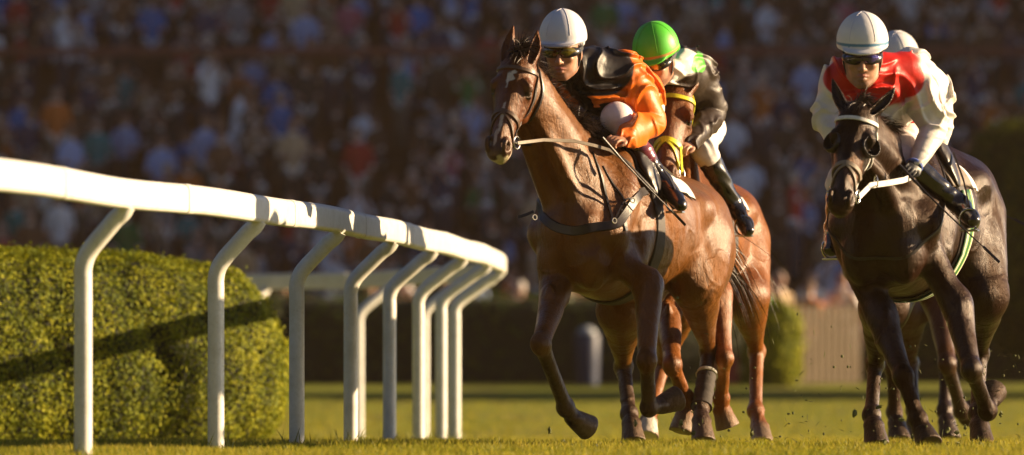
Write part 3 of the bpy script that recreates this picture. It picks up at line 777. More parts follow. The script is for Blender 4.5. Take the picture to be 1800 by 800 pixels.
def stripes():
    m, nt, b = mat('striped_girth'); m2 = nt.nodes.new('ShaderNodeAttribute'); m2.attribute_name = 'u'
    r = ramp(nt, m2.outputs['Fac'], [(0, (.02, .10, .03)), (.16, (.02, .10, .03)), (.17, (.55, .50, .42)), (.40, (.55, .50, .42)), (.41, (.35, .62, .08)), (.46, (.35, .62, .08)), (.47, (.012, .10, .03)), (.80, (.012, .10, .03)), (.81, (.35, .62, .08)), (.88, (.35, .62, .08)), (.89, (.55, .50, .42))])
    r.node.color_ramp.interpolation = 'CONSTANT'; nt.links.new(r, b.inputs['Base Color']); setp(b, Roughness=.6); return m
M['stripe_girth'] = stripes()

# ------------------------------------------------------------------ sky, sun, camera
SUN_EL, SUN_AZ = 15.7, 10.0      # light comes from +X, turned SUN_AZ degrees towards +Y (behind the field)
def sky_and_sun(sky=.05, sun=5.0, expo=1.35):
    w = bpy.data.worlds.new('World'); SC.world = w; w.use_nodes = True
    nt = w.node_tree; bg = nt.nodes['Background']
    st = nt.nodes.new('ShaderNodeTexSky'); st.sky_type = 'NISHITA'; st.sun_disc = False
    sv = A3(math.cos(math.radians(SUN_EL))*math.cos(math.radians(SUN_AZ)), math.cos(math.radians(SUN_EL))*math.sin(math.radians(SUN_AZ)), math.sin(math.radians(SUN_EL)))
    st.sun_elevation = math.radians(SUN_EL); st.sun_rotation = math.atan2(sv[0], sv[1]); st.air_density = .45; st.dust_density = .8; st.ozone_density = 1.0; st.altitude = 600
    nt.links.new(st.outputs['Color'], bg.inputs['Color']); bg.inputs['Strength'].default_value = sky
    ld = bpy.data.lights.new('sun', 'SUN'); ld.energy = sun; ld.angle = math.radians(.5); ld.color = (1.0, .73, .43)
    lo = bpy.data.objects.new('sun', ld); COL.objects.link(lo); lo.rotation_euler = Vector(sv).to_track_quat('Z', 'Y').to_euler(); lo.location = (30, 20, 20)
    cd = bpy.data.cameras.new('camera'); cd.lens = 200; cd.sensor_width = 36; cd.sensor_fit = 'HORIZONTAL'; cd.clip_end = 3000; cd.clip_start = .5
    cd.shift_y = (HORIZ-400)/1800; cd.dof.use_dof = True; cd.dof.focus_distance = 30.9; cd.dof.aperture_fstop = 1.9
    co = bpy.data.objects.new('camera', cd); COL.objects.link(co); co.location = (0, 0, CAM_H); co.rotation_euler = (math.radians(90), 0, 0); SC.camera = co
    vs = SC.view_settings; vs.view_transform = 'Standard'; vs.look = 'None'; vs.gamma = 1; vs.use_curve_mapping = False; vs.exposure = expo
    SC.cycles.max_bounces = 5; SC.cycles.diffuse_bounces = 3; SC.cycles.glossy_bounces = 3; SC.cycles.use_denoising = True
    SC.cycles.sample_clamp_indirect = 6
sky_and_sun()
def haze():
    m = bpy.data.materials.new('haze'); m.use_nodes = True; nt = m.node_tree; nt.nodes.remove(nt.nodes['Principled BSDF'])
    pv = nt.nodes.new('ShaderNodeVolumePrincipled'); pv.inputs['Density'].default_value = .00025; pv.inputs['Color'].default_value = (1.0, .70, .42, 1); pv.inputs['Anisotropy'].default_value = .1
    nt.links.new(pv.outputs[0], nt.nodes['Material Output'].inputs['Volume'])
    mb = MB(); mb.box((0, 65, 10.5), (440, 150, 24)); o = mb.build('haze', m, None, smooth=False); tag(o, 'warm dusty evening haze hanging over the turf', 'haze', kind='stuff')
    SC.cycles.volume_max_steps = 64; SC.cycles.volume_bounces = 0
haze()
# ------------------------------------------------------------------ the bay horse in front and its rider
def on(k): return True
def reinp(a, b, sag=.03, n=7, side=None):
    p = np.array([mix(a, b, t) for t in np.linspace(0, 1, n)]); p[:, 2] -= sag*np.sin(np.linspace(0, math.pi, n))
    return p
def add_rein(H, pts, mat_, w=.018, nor=None):
    m = MB(); m.ribbon(pts, np.tile(H.L*.9-A3(0, .35, 0) if nor is None else nor, (len(pts), 1)), w, .004); return m.build('rein', mat_, H.root)

if on('h1'):
    BAY = dict(base=(.150, .051, .0060), dark=(.022, .010, .005), face=(.12, .031, .005), muzzle=(.07, .035, .022), hoof=(.10, .07, .048), kneedark=.5)
    def blobs1(H):
        ax = [H.D, H.N, H.Lh]
        return [dict(c=H.Hh(.145, .02, .002), r=(.030, .06, .024), col=(.72, .66, .6), axes=ax, seed=4, edge=.5, ns=70),
                dict(c=H.Hh(.175, .02, -.012), r=(.045, .06, .010), col=(.72, .66, .6), axes=ax, seed=6, edge=.5, ns=70),
                dict(c=H.Hh(.40, .02, .0), r=(.075, .05, .009), col=(.62, .52, .46), axes=ax, seed=7, edge=.4, ns=60),
                dict(c=H.Hh(.50, .0, -.01), r=(.06, .04, .012), col=(.5, .38, .32), axes=ax, seed=9, edge=.4, ns=60),
                dict(c=H.Hh(.605, -.06, .010), r=(.040, .045, .055), col=(.60, .54, .34), axes=ax, seed=2, edge=.3, ns=60),
                dict(c=H.Hh(.565, -.085, .060), r=(.035, .03, .025), col=(.74, .64, .54), axes=ax, seed=5, edge=.3, ns=60),
                dict(c=H.Hh(.15, .05, 0), r=(.13, .06, .05), col=(.11, .042, .018), axes=ax, seed=3, edge=.5, ns=30) if 0 else dict(c=H.Hh(-.03, -.02, 0), r=(.05, .04, .05), col=(.04, .02, .012), axes=ax)]
    H1 = horse('racehorse', 'sweating bright bay horse with a white star, carrying the black and orange jockey', (.50, 31.36, 0), 25, 1.03,
        P(912, 97, 30.72), P(870, 268, 30.50), 17,
        [[P(1140, 505, 30.98), P(1137, 634, 30.74), P(1141, 716, 30.86), P(1162, 712, 30.95), P(1192, 700, 31.02)],
         [P(975, 522, 30.98), P(951, 604, 30.50), P(994, 716, 30.78), P(1010, 736, 30.84), P(1036, 752, 30.92)]],
        [[P(1222, 500, 32.05), P(1246, 618, 32.45), P(1232, 716, 32.2), P(1233, 740, 32.12), P(1238, 778, 32.06)],
         [P(1092, 545, 31.75), P(1096, 645, 32.15), P(1106, 728, 31.9), P(1110, 745, 31.84), P(1116, 779, 31.78)]],
        BAY, wide=1.08, blobs=blobs1, mat_=M['bay'], ears=((.0, .01), (.0, .03)), h=.0065, drop=.11)
    add_mane(H1, M['mane_dark'], n=3200, L=(.07, .15)); add_forelock(H1, M['mane_dark']); add_tail(H1, M['mane_dark'])
    bridle(H1, M['leather'], M['steel'], band=M['leather_brown'], nose=M['leather_brown'])
    W = H1.W
    # breastplate strap round the base of the neck, with its little straps
    m = MB(); strap(H1, m, [W(.0, .26, 1.38), P(1148, 345, 30.9), P(1120, 365, 30.8), P(1075, 388, 30.7), P(1015, 405, 30.6), P(965, 400, 30.65), P(942, 385, 30.8), W(.16, -.24, 1.30)], .052, .008); bp = m.build('breastplate', M['leather'], H1.root)
    for pts, w_ in (([P(1050, 262, 31.0), P(1070, 300, 30.95), P(1078, 345, 30.9), P(1080, 385, 30.85)], .014),
                    ([P(1085, 275, 31.0), P(1100, 320, 30.95), P(1118, 350, 30.9), P(1150, 335, 30.95)], .010),
                    ([P(1108, 358, 30.9), P(1109, 385, 30.9), P(1109, 406, 30.9)], .034), ([P(1135, 335, 30.95), P(1112, 330, 30.9), P(1090, 372, 30.85)], .010)):
        m = MB(); strap(H1, m, pts, w_, .005); m.build('strap', M['leather'], bp)
    m = MB(); p0 = P(938, 372, 30.85); m.ribbon(spline([p0, p0+A3(-.05, .0, -.02), p0+A3(-.085, 0, -.03)], 4), np.tile(A3(0, -1, .3), (9, 1)), .016, .006); m.build('strap', M['leather'], bp)
    for c in (P(1080, 388, 30.78), P(1112, 352, 30.82), P(940, 382, 30.8)): m = MB(); m.ring(c, A3(.6, -.8, .1), .014, .004, 16, 6); m.build('buckle', M['steel'], bp)
    FOOT1 = P(1187, 366, 31.32)
    saddle_gear(H1, [M['black_satin'], M['white_cloth']], lambda a, b: 1 if a < .34 and b > .80 else 0, M['leather'], [(W(-.12, .26, 1.50), FOOT1), (W(-.12, -.24, 1.50), P(990, 360, 31.8))], M['girth_dark'], a=58, girth_f=-.08, f0=-.60)

if on('j1'):
    ftL = P(1184, 366, 31.42)
    J = dict(head=P(990, 90, 31.12), neck=P(1030, 118, 31.32), chest=P(1052, 140, 31.5), hips=P(1112, 192, 31.98),
        shL=P(1102, 128, 31.42), elL=P(1146, 214, 31.48), wrL=P(1096, 243, 31.12), haL=P(1066, 246, 30.98), pnL=A3(-.2, .5, -1),
        shR=P(1002, 142, 31.5), elR=P(975, 210, 31.45), wrR=P(1008, 240, 31.3), haR=P(1030, 246, 31.1), pnR=A3(.2, .5, -1),
        knL=P(1084, 208, 31.32), anL=P(1164, 318, 31.46), toL=P(1196, 360, 31.26),
        knR=P(1010, 225, 31.55), anR=P(985, 320, 31.95), toR=P(978, 352, 31.75))
    BLK, ORG = (.014, .010, .009), (.80, .175, .010)
    def hp(C, X):
        w = (X[:, 2] < -.020) & (X[:, 0] > .03); C[w] = (.5, .47, .5)
    R1 = rider('jockey', 'jockey in black and orange silks and a plain white cap on the white-starred bay', (.55, 31.5, 0), J,
        dict(face_dir=A3(-.20, -.95, -.14), silks=dict(body=BLK, sleeve=ORG, yoke=BLK, collar=BLK, cuff=(.75, .13, .02),
             extra=[([P(1098, 120, 31.65), P(1128, 158, 31.85), P(1132, 195, 31.95)], [.09, .11, .11], ORG),
                    ([P(1048, 178, 31.30), P(1080, 172, 31.34), P(1105, 176, 31.42)], [.018, .024, .03], ORG)],
             blobs=[dict(c=P(1045, 118, 31.35), r=(.21, .34, .17), col=BLK, edge=.1, ns=12, sharp=.05)]),
             helm=(.80, .79, .84), helm_paint=hp, seam='white', breeches=(.88, .74, .75), hs=1.2, helm_s=.88, kr=1.05, cuffboot=(.25, .05, .07), skin=(.46, .23, .14)))
    if on('h1'):
        a = H1.Hh(.485, -.085, .072)
        add_rein(H1, np.array([a, P(955, 246, 30.78), P(1010, 248, 30.86), P(1045, 256, 30.93), P(1072, 264, 30.98), P(1110, 290, 31.0)]), M['leather_grey'], .019)
        add_rein(H1, np.array([P(1062, 250, 30.95), P(1100, 283, 30.95), P(1140, 325, 31.0), P(1152, 338, 31.02)]), M['leather'], .011)
        add_rein(H1, reinp(H1.Hh(.485, -.085, -.07), P(1030, 250, 31.2), .02), M['leather'], .02)
def leg_wrap(H, a, b, r, mat_, name='leg_wrap', w=1.0):
    m = MB(); a = np.asarray(a, float); b = np.asarray(b, float); t = np.linspace(0, 1, 14)
    m.tube(np.array([mix(a, b, x) for x in t]), [r*(1+.05*math.sin(x*26))*(1+(.12*(x > .9))) for x in t], 16); return m.build(name, mat_, H.root)
if on('h1'):
    wrapm = plain('grey_bandage', (.040, .030, .024), .8, bs=.6, bscale=60)
    hk, fe = P(1246, 618, 32.45), P(1232, 716, 32.2); bk = -H1.F*.018
    leg_wrap(H1, mix(hk, fe, .40)+bk, fe+bk*.4, .055, wrapm); leg_wrap(H1, mix(hk, fe, .37)+bk, mix(hk, fe, .43)+bk, .0555, M['white_cloth'], 'wrap_tape')
def whip(name, a, b, label, col=None):
    m = MB(); a = np.asarray(a, float); b = np.asarray(b, float); pts = np.array([mix(a, b, t) for t in np.linspace(-.12, 1, 12)]); pts[:, 2] -= .01*np.sin(np.linspace(0, math.pi, 12))
    m.tube(pts, np.interp(np.linspace(0, 1, 12), [0, .2, .22, 1], [.009, .008, .0050, .0035]), 8)
    root = thing(name, a, label, 'riding whip'); o = m.build('shaft', M['leather'], root)
    m = MB(); d = nrm(b-a); m.ribbon(np.array([b-d*.02, b+d*.05, b+d*.10]), np.tile(A3(0, -1, .2), (3, 1)), .015, .003); m.build('flap', M['leather'], root)
if on('j1'): whip('riding_whip', P(1072, 256, 30.88), P(1184, 374, 31.05), 'black whip held along the shoulder of the white-starred bay')

# ------------------------------------------------------------------ the chestnut behind, yellow bridle, green cap
if on('h2'):
    CH = dict(base=(.20, .060, .006), dark=(.16, .046, .005), face=(.15, .043, .006), muzzle=(.10, .045, .02), hoof=(.22, .16, .11), kneedark=.4, leg=(.20, .058, .006))
    H2 = horse('racehorse', 'orange chestnut horse in a yellow bridle, galloping under the jockey in the green cap', (.975, 33.0, 0), 14, 1.02,
        P(1184, 150, 32.35), P(1164, 318, 32.0), 12,
        [[P(1262, 520, 32.65), P(1274, 630, 32.4), P(1268, 700, 32.55), P(1270, 722, 32.58), P(1280, 750, 32.6)],
         [P(1175, 545, 32.6), P(1182, 642, 32.1), P(1206, 700, 32.3), P(1206, 722, 32.32), P(1198, 758, 32.3)]],
        [[P(1312, 520, 33.6), P(1330, 618, 34.0), P(1328, 722, 33.7), P(1335, 750, 33.62), P(1342, 784, 33.5)],
         [P(1190, 540, 33.4), P(1165, 645, 33.7), P(1143, 722, 33.4), P(1140, 740, 33.35), P(1138, 768, 33.3)]],
        CH, wide=1.04, mat_=M['chestnut'], ears=((.05, .0), (.03, .02)), h=.0075, drop=.06,
        blobs=lambda H: [dict(c=P(1140, 755, 33.3), r=(.06, .08, .09), col=(.75, .70, .62), edge=.2, ns=40)])
    add_mane(H2, M['mane_brown'], n=700, L=(.08, .16)); add_forelock(H2, M['mane_brown']); add_tail(H2, M['mane_dark'], n=400, L=(.5, .85))
    bridle(H2, M['yellow_tape'], M['steel'], w=.022)
    saddle_gear(H2, [M['leather'], M['white_cloth']], lambda a, b: 1 if a < .22 or b > .9 else 0, M['leather'], [(H2.W(-.12, .24, 1.50), P(1308, 408, 32.60)), (H2.W(-.12, -.24, 1.50), P(1140, 370, 33.0))], M['girth_dark'], a=60, girth_f=-.10)
if on('j2'):
    J = dict(head=P(1156, 106, 32.1), neck=P(1190, 118, 32.35), chest=P(1205, 142, 32.55), hips=P(1222, 222, 33.1),
        shL=P(1226, 124, 32.5), elL=P(1252, 200, 32.6), wrL=P(1212, 252, 32.25), haL=P(1192, 262, 32.1), pnL=A3(-.2, .5, -1),
        shR=P(1140, 135, 32.5), elR=P(1118, 200, 32.5), wrR=P(1145, 245, 32.3), haR=P(1165, 255, 32.15), pnR=A3(.2, .5, -1),
        knL=P(1236, 262, 32.5), anL=P(1291, 362, 32.72), toL=P(1314, 404, 32.56),
        knR=P(1130, 262, 32.5), anR=P(1132, 345, 33.0), toR=P(1135, 370, 32.9))
    def gp(C, X):
        w = (X[:, 2] < .004) & (X[:, 2] > -.010); C[w] = (.50, .30, .05)
    R2 = rider('jockey', 'jockey in a bright green cap and dark silks with a white and green collar', (1.1, 33.1, 0), J,
        dict(face_dir=A3(-.38, -.80, -.40), silks=dict(body=(.045, .030, .022), sleeve=(.045, .030, .022), yoke=(.78, .77, .72), collar=(.78, .77, .72),
             blobs=[dict(c=P(1206, 108, 32.3), r=(.085, .3, .075), col=(.80, .79, .74), edge=.1, ns=12, sharp=.06), dict(c=P(1224, 112, 32.42), r=(.045, .2, .07), col=(.12, .62, .05), seed=5, edge=.3, ns=25, sharp=.06),
                    dict(c=P(1215, 176, 32.42), r=(.12, .3, .09), col=(.045, .030, .022), seed=3, edge=.1, ns=20, sharp=.06)]),
             helm=(.10, .62, .03), helm_paint=gp, seam='green', hs=1.12, helm_s=.93, phase=3, breeches=(.80, .78, .76), skin=(.5, .28, .18)))
    if on('h2'): add_rein(H2, reinp(H2.Hh(.485, -.085, .07), P(1196, 258, 32.05), .02), M['yellow_tape'], .022)

# ------------------------------------------------------------------ the near black horse in blinkers
if on('h3'):
    BK = dict(base=(.019, .0065, .0022), dark=(.009, .004, .002), face=(.012, .005, .0025), muzzle=(.028, .014, .008), hoof=(.05, .034, .024), kneedark=.5, leg=(.013, .005, .0022))
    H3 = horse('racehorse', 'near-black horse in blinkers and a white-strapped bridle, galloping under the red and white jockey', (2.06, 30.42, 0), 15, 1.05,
        P(1510, 186, 29.45), P(1474, 362, 29.22), 10,
        [[P(1682, 540, 30.1), P(1708, 650, 29.85), P(1736, 722, 30.05), P(1740, 704, 30.15), P(1747, 688, 30.25)],
         [P(1550, 560, 30.1), P(1588, 662, 29.85), P(1614, 738, 29.8), P(1622, 756, 29.78), P(1634, 782, 29.72)]],
        [[P(1728, 520, 31.15), P(1722, 622, 31.6), P(1718, 728, 31.4), P(1722, 748, 31.34), P(1728, 786, 31.28)],
         [P(1555, 540, 31.0), P(1538, 642, 31.4), P(1532, 730, 31.2), P(1536, 748, 31.15), P(1542, 784, 31.1)]],
        BK, wide=1.12, mat_=M['black_coat'], ears=((.09, .01), (.09, .01)), h=.007, drop=.02, bend=.05, hw=1.13, es=.86,
        blobs=lambda H: [dict(c=H.Hh(.36, -.0, .045), r=(.10, .06, .05), col=(.11, .045, .02), axes=[H.D, H.N, H.Lh], edge=.4, ns=30)])  # sunlit brown on one side of the nose, put into the coat colour
    add_mane(H3, M['mane_dark'], n=900, L=(.07, .13), jit=.25); add_forelock(H3, M['mane_dark'], 50); add_tail(H3, M['mane_dark'])
    bridle(H3, M['leather'], M['steel'], band=M['white_tape'], nose=M['leather_grey'], cheek=M['white_tape'], w=.017)
    Hh = H3.Hh
    for sd in (1, -1):          # blinker cups
        G = Sculpt(.004); c = Hh(.225, -.015, .088*sd); n_ = nrm(H3.N*.75+H3.Lh*.65*sd)
        G.ell(c, [.058, .058, .050], [H3.D, np.cross(n_, H3.D), n_], 0, None)
        G.ell(c+n_*.010, [.050, .050, .046], [H3.D, np.cross(n_, H3.D), n_], .003, None, '-')
        G.plane(c+n_*.022, n_, .003)
        V, Q = G.mesh(); mesh_obj('blinker_cup', V, Q, M['leather'], H3.root)
    g, nn = neck_ring(H3, H3.W(-.02, 0, 1.56), H3.W(.46, 0, .98)); m = MB(); m.ribbon(g, nn, .018, .004)
    m.build('breastplate', M['leather'], H3.root)
    saddle_gear(H3, [M['leather_grey'], M['white_cloth']], lambda a, b: 1 if a < .35 else 0, M['leather'], [(H3.W(-.12, .24, 1.50), P(1704, 398, 29.98)), (H3.W(-.12, -.24, 1.50), P(1462, 448, 30.45))], M['girth_dark'], a=66, girth_f=-.16)
    g, nn = ray_ring(H3, -.20, 0, 1.2, 70, 290, 60, .010); bb = nrm(g[1]-g[0]); V = []; Fs = []; uu = []
    for i in range(60):
        t = nrm(np.gradient(g, axis=0)[i]); b_ = nrm(np.cross(nn[i], t)); b_ = b_ if np.dot(b_, -H3.F) > 0 else -b_
        for j in range(8): V.append(g[i]+b_*(j/7-.5)*.16+nn[i]*.006); uu.append(j/7)
    for i in range(59):
        for j in range(7): Fs.append((i*8+j, i*8+j+1, (i+1)*8+j+1, (i+1)*8+j))
    o = mesh_obj('striped_girth', np.array(V), Fs, M['stripe_girth'], H3.root, extra={'u': np.array(uu)})
    o.modifiers.new('thick', 'SOLIDIFY').thickness = .006
if on('j3'):
    J = dict(head=P(1516, 100, 29.72), neck=P(1538, 124, 29.95), chest=P(1550, 150, 30.12), hips=P(1598, 208, 30.72),
        shL=P(1600, 122, 30.05), elL=P(1642, 226, 30.1), wrL=P(1612, 286, 29.92), haL=P(1592, 306, 29.80), pnL=A3(-.6, .3, -.6),
        shR=P(1478, 132, 30.0), elR=P(1452, 205, 30.0), wrR=P(1482, 268, 29.9), haR=P(1500, 286, 29.82), pnR=A3(.6, .3, -.6),
        knL=P(1588, 282, 30.05), anL=P(1685, 358, 30.12), toL=P(1710, 388, 29.96),
        knR=P(1478, 318, 30.15), anR=P(1466, 400, 30.55), toR=P(1460, 438, 30.38))
    RED, WHT = (.62, .022, .014), (.80, .76, .70)
    def bp3(C, X):
        w = (X[:, 2] < .012) & (X[:, 2] > -.006) & (X[:, 0] > -.12); C[w] = (.08, .24, .42)
    R3 = rider('jockey', 'jockey in white silks with a red yoke and a white cap with a blue band', (2.1, 30.6, 0), J,
        dict(face_dir=A3(-.06, -.96, -.18), silks=dict(body=RED, sleeve=WHT, yoke=RED, collar=RED,
             extra=[([P(1600, 108, 30.3), P(1636, 160, 30.42), P(1640, 225, 30.5), P(1625, 262, 30.5)], [.08, .10, .105, .085], WHT),
                    ([P(1560, 185, 30.1), P(1585, 190, 30.2)], [.09, .09], WHT)],
             blobs=[dict(c=P(1538, 135, 29.95), r=(.27, .35, .14), col=RED, edge=.08, ns=10, sharp=.05), dict(c=P(1655, 200, 30.32), r=(.022, .12, .03), col=RED, edge=.1, ns=10, sharp=.1)]),
             helm=(.82, .80, .80), helm_paint=bp3, seam='white', puff=.88, torso_r=[.11, .155, .145, .13], hs=1.2, helm_s=.91, phase=6, lens='lens_violet', skin=(.46, .24, .15), breeches=(.80, .70, .68), glove=(.02, .02, .022)))
    m = MB(); m.ring(P(1607, 291, 29.91), nrm(J['wrL']-J['elL']), .038, .012, 20, 8); m.build('wristband', plain('blue_band', (.10, .16, .5), .6), R3.root)
    whip('riding_whip', P(1597, 306, 29.72), P(1733, 438, 29.62), 'long black whip in the gloved hand of the red and white jockey')
    if on('h3'):
        add_rein(H3, np.array([Hh(.485, -.085, .075), P(1530, 326, 29.5), P(1560, 322, 29.58), P(1588, 317, 29.66), P(1600, 312, 29.74)]), M['white_tape'], .032)
        add_rein(H3, reinp(Hh(.485, -.085, -.07), P(1500, 292, 29.8), .02), M['white_tape'], .03)
        m = MB(); m.ring(P(1540, 318, 29.5), A3(1, .2, .1), .03, .004); m.build('rein_ring', M['steel'], H3.root)

# ------------------------------------------------------------------ the fourth horse, hidden but for its legs and its rider's white cap
if on('h4'):
    B4 = dict(base=(.07, .028, .012), dark=(.028, .015, .010), face=(.07, .028, .012), muzzle=(.04, .02, .012), hoof=(.05, .036, .026), kneedark=.5)
    H4 = horse('racehorse', 'dark brown horse mostly hidden behind the near-black one, only its legs showing', (2.36, 35.6, 0), 10, 1.06,
        P(1575, 185, 34.75), P(1560, 340, 34.40), 10,
        [[P(1652, 545, 35.20), P(1665, 640, 34.90), P(1690, 722, 35.10), P(1700, 735, 35.18), P(1712, 722, 35.28)],
         [P(1560, 550, 35.20), P(1570, 645, 35.00), P(1572, 725, 35.10), P(1576, 745, 35.06), P(1582, 776, 35.00)]],
        [[P(1672, 545, 36.20), P(1664, 635, 36.50), P(1660, 722, 36.30), P(1664, 742, 36.25), P(1670, 774, 36.20)],
         [P(1590, 545, 36.20), P(1600, 640, 36.50), P(1606, 722, 36.30), P(1608, 742, 36.25), P(1612, 774, 36.20)]],
        B4, wide=.95, mat_=M['black_coat'], h=.011, hw=1.05)
    add_mane(H4, M['mane_dark'], n=300, L=(.07, .13))
    saddle_gear(H4, [M['leather']], None, M['leather'], [(H4.W(-.12, .24, 1.50), P(1660, 400, 35.40)), (H4.W(-.12, -.24, 1.50), P(1520, 400, 35.40))], M['girth_dark'], a=60)
if on('j4'):
    J = dict(head=P(1576, 122, 34.80), neck=P(1588, 140, 35.00), chest=P(1592, 160, 35.20), hips=P(1600, 232, 35.75),
        shL=P(1632, 150, 35.15), elL=P(1648, 215, 35.15), wrL=P(1612, 258, 34.90), haL=P(1596, 268, 34.75), pnL=A3(-.2, .5, -1),
        shR=P(1555, 152, 35.15), elR=P(1535, 215, 35.15), wrR=P(1560, 258, 34.90), haR=P(1575, 268, 34.75), pnR=A3(.2, .5, -1),
        knL=P(1640, 285, 35.10), anL=P(1655, 362, 35.50), toL=P(1662, 392, 35.35),
        knR=P(1530, 285, 35.10), anR=P(1524, 362, 35.50), toR=P(1520, 392, 35.35))
    rider('jockey', 'jockey hidden behind the red and white one, only a plain white cap showing', (2.4, 35.7, 0), J,
        dict(face_dir=A3(-.1, -.9, -.45), silks=dict(body=(.3, .1, .1), sleeve=(.3, .1, .1)), helm=(.80, .79, .78), seam='white', hs=1.18, helm_s=.97, phase=9), h=.009)
    whip('riding_whip', P(1716, 350, 34.90), P(1788, 388, 34.80), 'thin dark whip pointing out behind the near-black horse')
# ------------------------------------------------------------------ environment
def leaf_mat(name, c1, c2, c3, rough=.45, trans=.25):
    m, nt, b = mat(name)
    a = nt.nodes.new('ShaderNodeAttribute'); a.attribute_name = 'r'
    nt.links.new(ramp(nt, a.outputs['Fac'], [(0, c1), (.5, c2), (1, c3)]), b.inputs['Base Color']); setp(b, Roughness=rough, Specular_IOR_Level=.2)
    tr = nt.nodes.new('ShaderNodeBsdfTranslucent'); mx = nt.nodes.new('ShaderNodeMixShader'); mx.inputs[0].default_value = trans
    nt.links.new(ramp(nt, a.outputs['Fac'], [(0, c2), (1, c3)]), tr.inputs['Color'])
    nt.links.new(b.outputs[0], mx.inputs[1]); nt.links.new(tr.outputs[0], mx.inputs[2]); nt.links.new(mx.outputs[0], nt.nodes['Material Output'].inputs['Surface'])
    return m
def leaves(name, pts, nor, size, m, parent, flat=.6, base=None):
    """thousands of small folded leaves standing on a clipped surface"""
    n = len(pts); q = nor+RNG.normal(0, 1, (n, 3))*.42; q /= np.linalg.norm(q, axis=1)[:, None]      # the way each leaf faces
    d = RNG.normal(0, 1, (n, 3))+A3(0, 0, .7)+nor*.5; d -= q*(d*q).sum(1)[:, None]; d /= np.linalg.norm(d, axis=1)[:, None]
    sd = np.cross(d, q)
    s = (size*RNG.uniform(.6, 1.4, n))[:, None]; up = np.cross(sd, d)
    V = np.stack([pts, pts+d*s*.5+sd*s*.32+up*s*.10, pts+d*s, pts+d*s*.5-sd*s*.32+up*s*.10], 1).reshape(-1, 3)
    Q = (np.arange(n)*4)[:, None]+np.arange(4)[None]
    r = np.repeat(np.clip(.5+.28*vnoise(pts, 5.5, 2)+.25*vnoise(pts, 17, 6)+RNG.normal(0, .24, n), 0, 1), 4)
    return mesh_obj(name, V, Q, m, parent, smooth=False, extra={'r': r}, base=base)
def superquad(n, half, e=3.2):
    d = RNG.normal(0, 1, (n*3, 3)); d /= np.linalg.norm(d, axis=1)[:, None]
    half = np.asarray(half)
    k = (np.abs(d/half)**e).sum(1)**(-1/e); p = d*k[:, None]
    g = np.sign(p)*np.abs(p/half)**(e-1)/half; g /= np.linalg.norm(g, axis=1)[:, None]
    # even the density: weight by area element k^2/(d.g)
    w = k**2/np.maximum((d*g).sum(1), .1); keep = RNG.random(len(w)) < w/np.quantile(w, .98)
    return p[keep][:n*2], g[keep][:n*2]
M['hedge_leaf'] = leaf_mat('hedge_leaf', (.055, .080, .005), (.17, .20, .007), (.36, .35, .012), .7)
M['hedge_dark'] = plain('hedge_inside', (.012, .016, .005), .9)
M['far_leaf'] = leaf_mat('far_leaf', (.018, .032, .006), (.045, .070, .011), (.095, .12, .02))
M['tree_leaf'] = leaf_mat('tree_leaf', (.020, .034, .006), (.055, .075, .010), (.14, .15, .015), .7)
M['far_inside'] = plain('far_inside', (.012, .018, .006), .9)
M['bark'] = plain('bark', (.06, .04, .025), .85, bs=.6, bscale=30)
def clipped(name, label, cat, c, half, ang, n, size, lm, im, e=3.2, bulge=.04, grooves=None, trunk=None, group=None, full=False):
    a = math.radians(ang); ax = np.array([[math.cos(a), math.sin(a), 0], [-math.sin(a), math.cos(a), 0], [0, 0, 1]])
    p, g = superquad(n, half, e); W_ = p@ax+np.asarray(c); Gn = g@ax
    if not full: keep = (W_[:, 2] > ground_z(c[1])-.02) & ((Gn[:, 1] < .35) | (RNG.random(len(p)) < .3)); W_, Gn, p = W_[keep], Gn[keep], p[keep]
    dsp = bulge*vnoise(W_, 4.2, 1)+bulge*.5*vnoise(W_, 11, 3)
    if grooves is not None: dsp = dsp-grooves(W_)
    root = thing(name, (c[0], c[1], ground_z(c[1])), label, cat, group)
    pts = W_+Gn*(dsp+(RNG.uniform(-.045, .014, len(W_))+.05*(RNG.random(len(W_)) < .02)*RNG.random(len(W_)))*size/.026)[:, None]
    leaves('foliage', pts, Gn, size, lm, root)
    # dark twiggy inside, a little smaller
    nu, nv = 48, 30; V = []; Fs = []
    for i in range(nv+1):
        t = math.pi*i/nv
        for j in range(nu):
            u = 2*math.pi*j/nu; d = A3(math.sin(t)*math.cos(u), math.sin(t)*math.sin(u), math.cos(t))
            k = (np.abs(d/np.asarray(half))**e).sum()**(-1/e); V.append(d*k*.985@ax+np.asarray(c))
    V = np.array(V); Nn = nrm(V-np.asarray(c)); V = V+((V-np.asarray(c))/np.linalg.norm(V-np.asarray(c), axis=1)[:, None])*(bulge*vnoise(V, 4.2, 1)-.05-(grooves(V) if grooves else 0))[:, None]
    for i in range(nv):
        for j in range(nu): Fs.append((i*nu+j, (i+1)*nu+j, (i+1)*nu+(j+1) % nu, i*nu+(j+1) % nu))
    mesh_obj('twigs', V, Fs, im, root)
    if trunk:
        m = MB(); z0 = ground_z(c[1])-.1
        m.tube([A3(c[0], c[1], z0), A3(c[0]+.05, c[1], z0+.5), A3(c[0], c[1], c[2])], [.16, .12, .08], 12)
        for k in range(5):
            a_ = k*1.3; m.tube([A3(c[0], c[1], z0+.6), A3(c[0]+math.cos(a_)*half[0]*.5, c[1]+math.sin(a_)*half[1]*.5, c[2]+.2)], [.06, .02], 6)
        m.build('trunk', M['bark'], root)
    return root

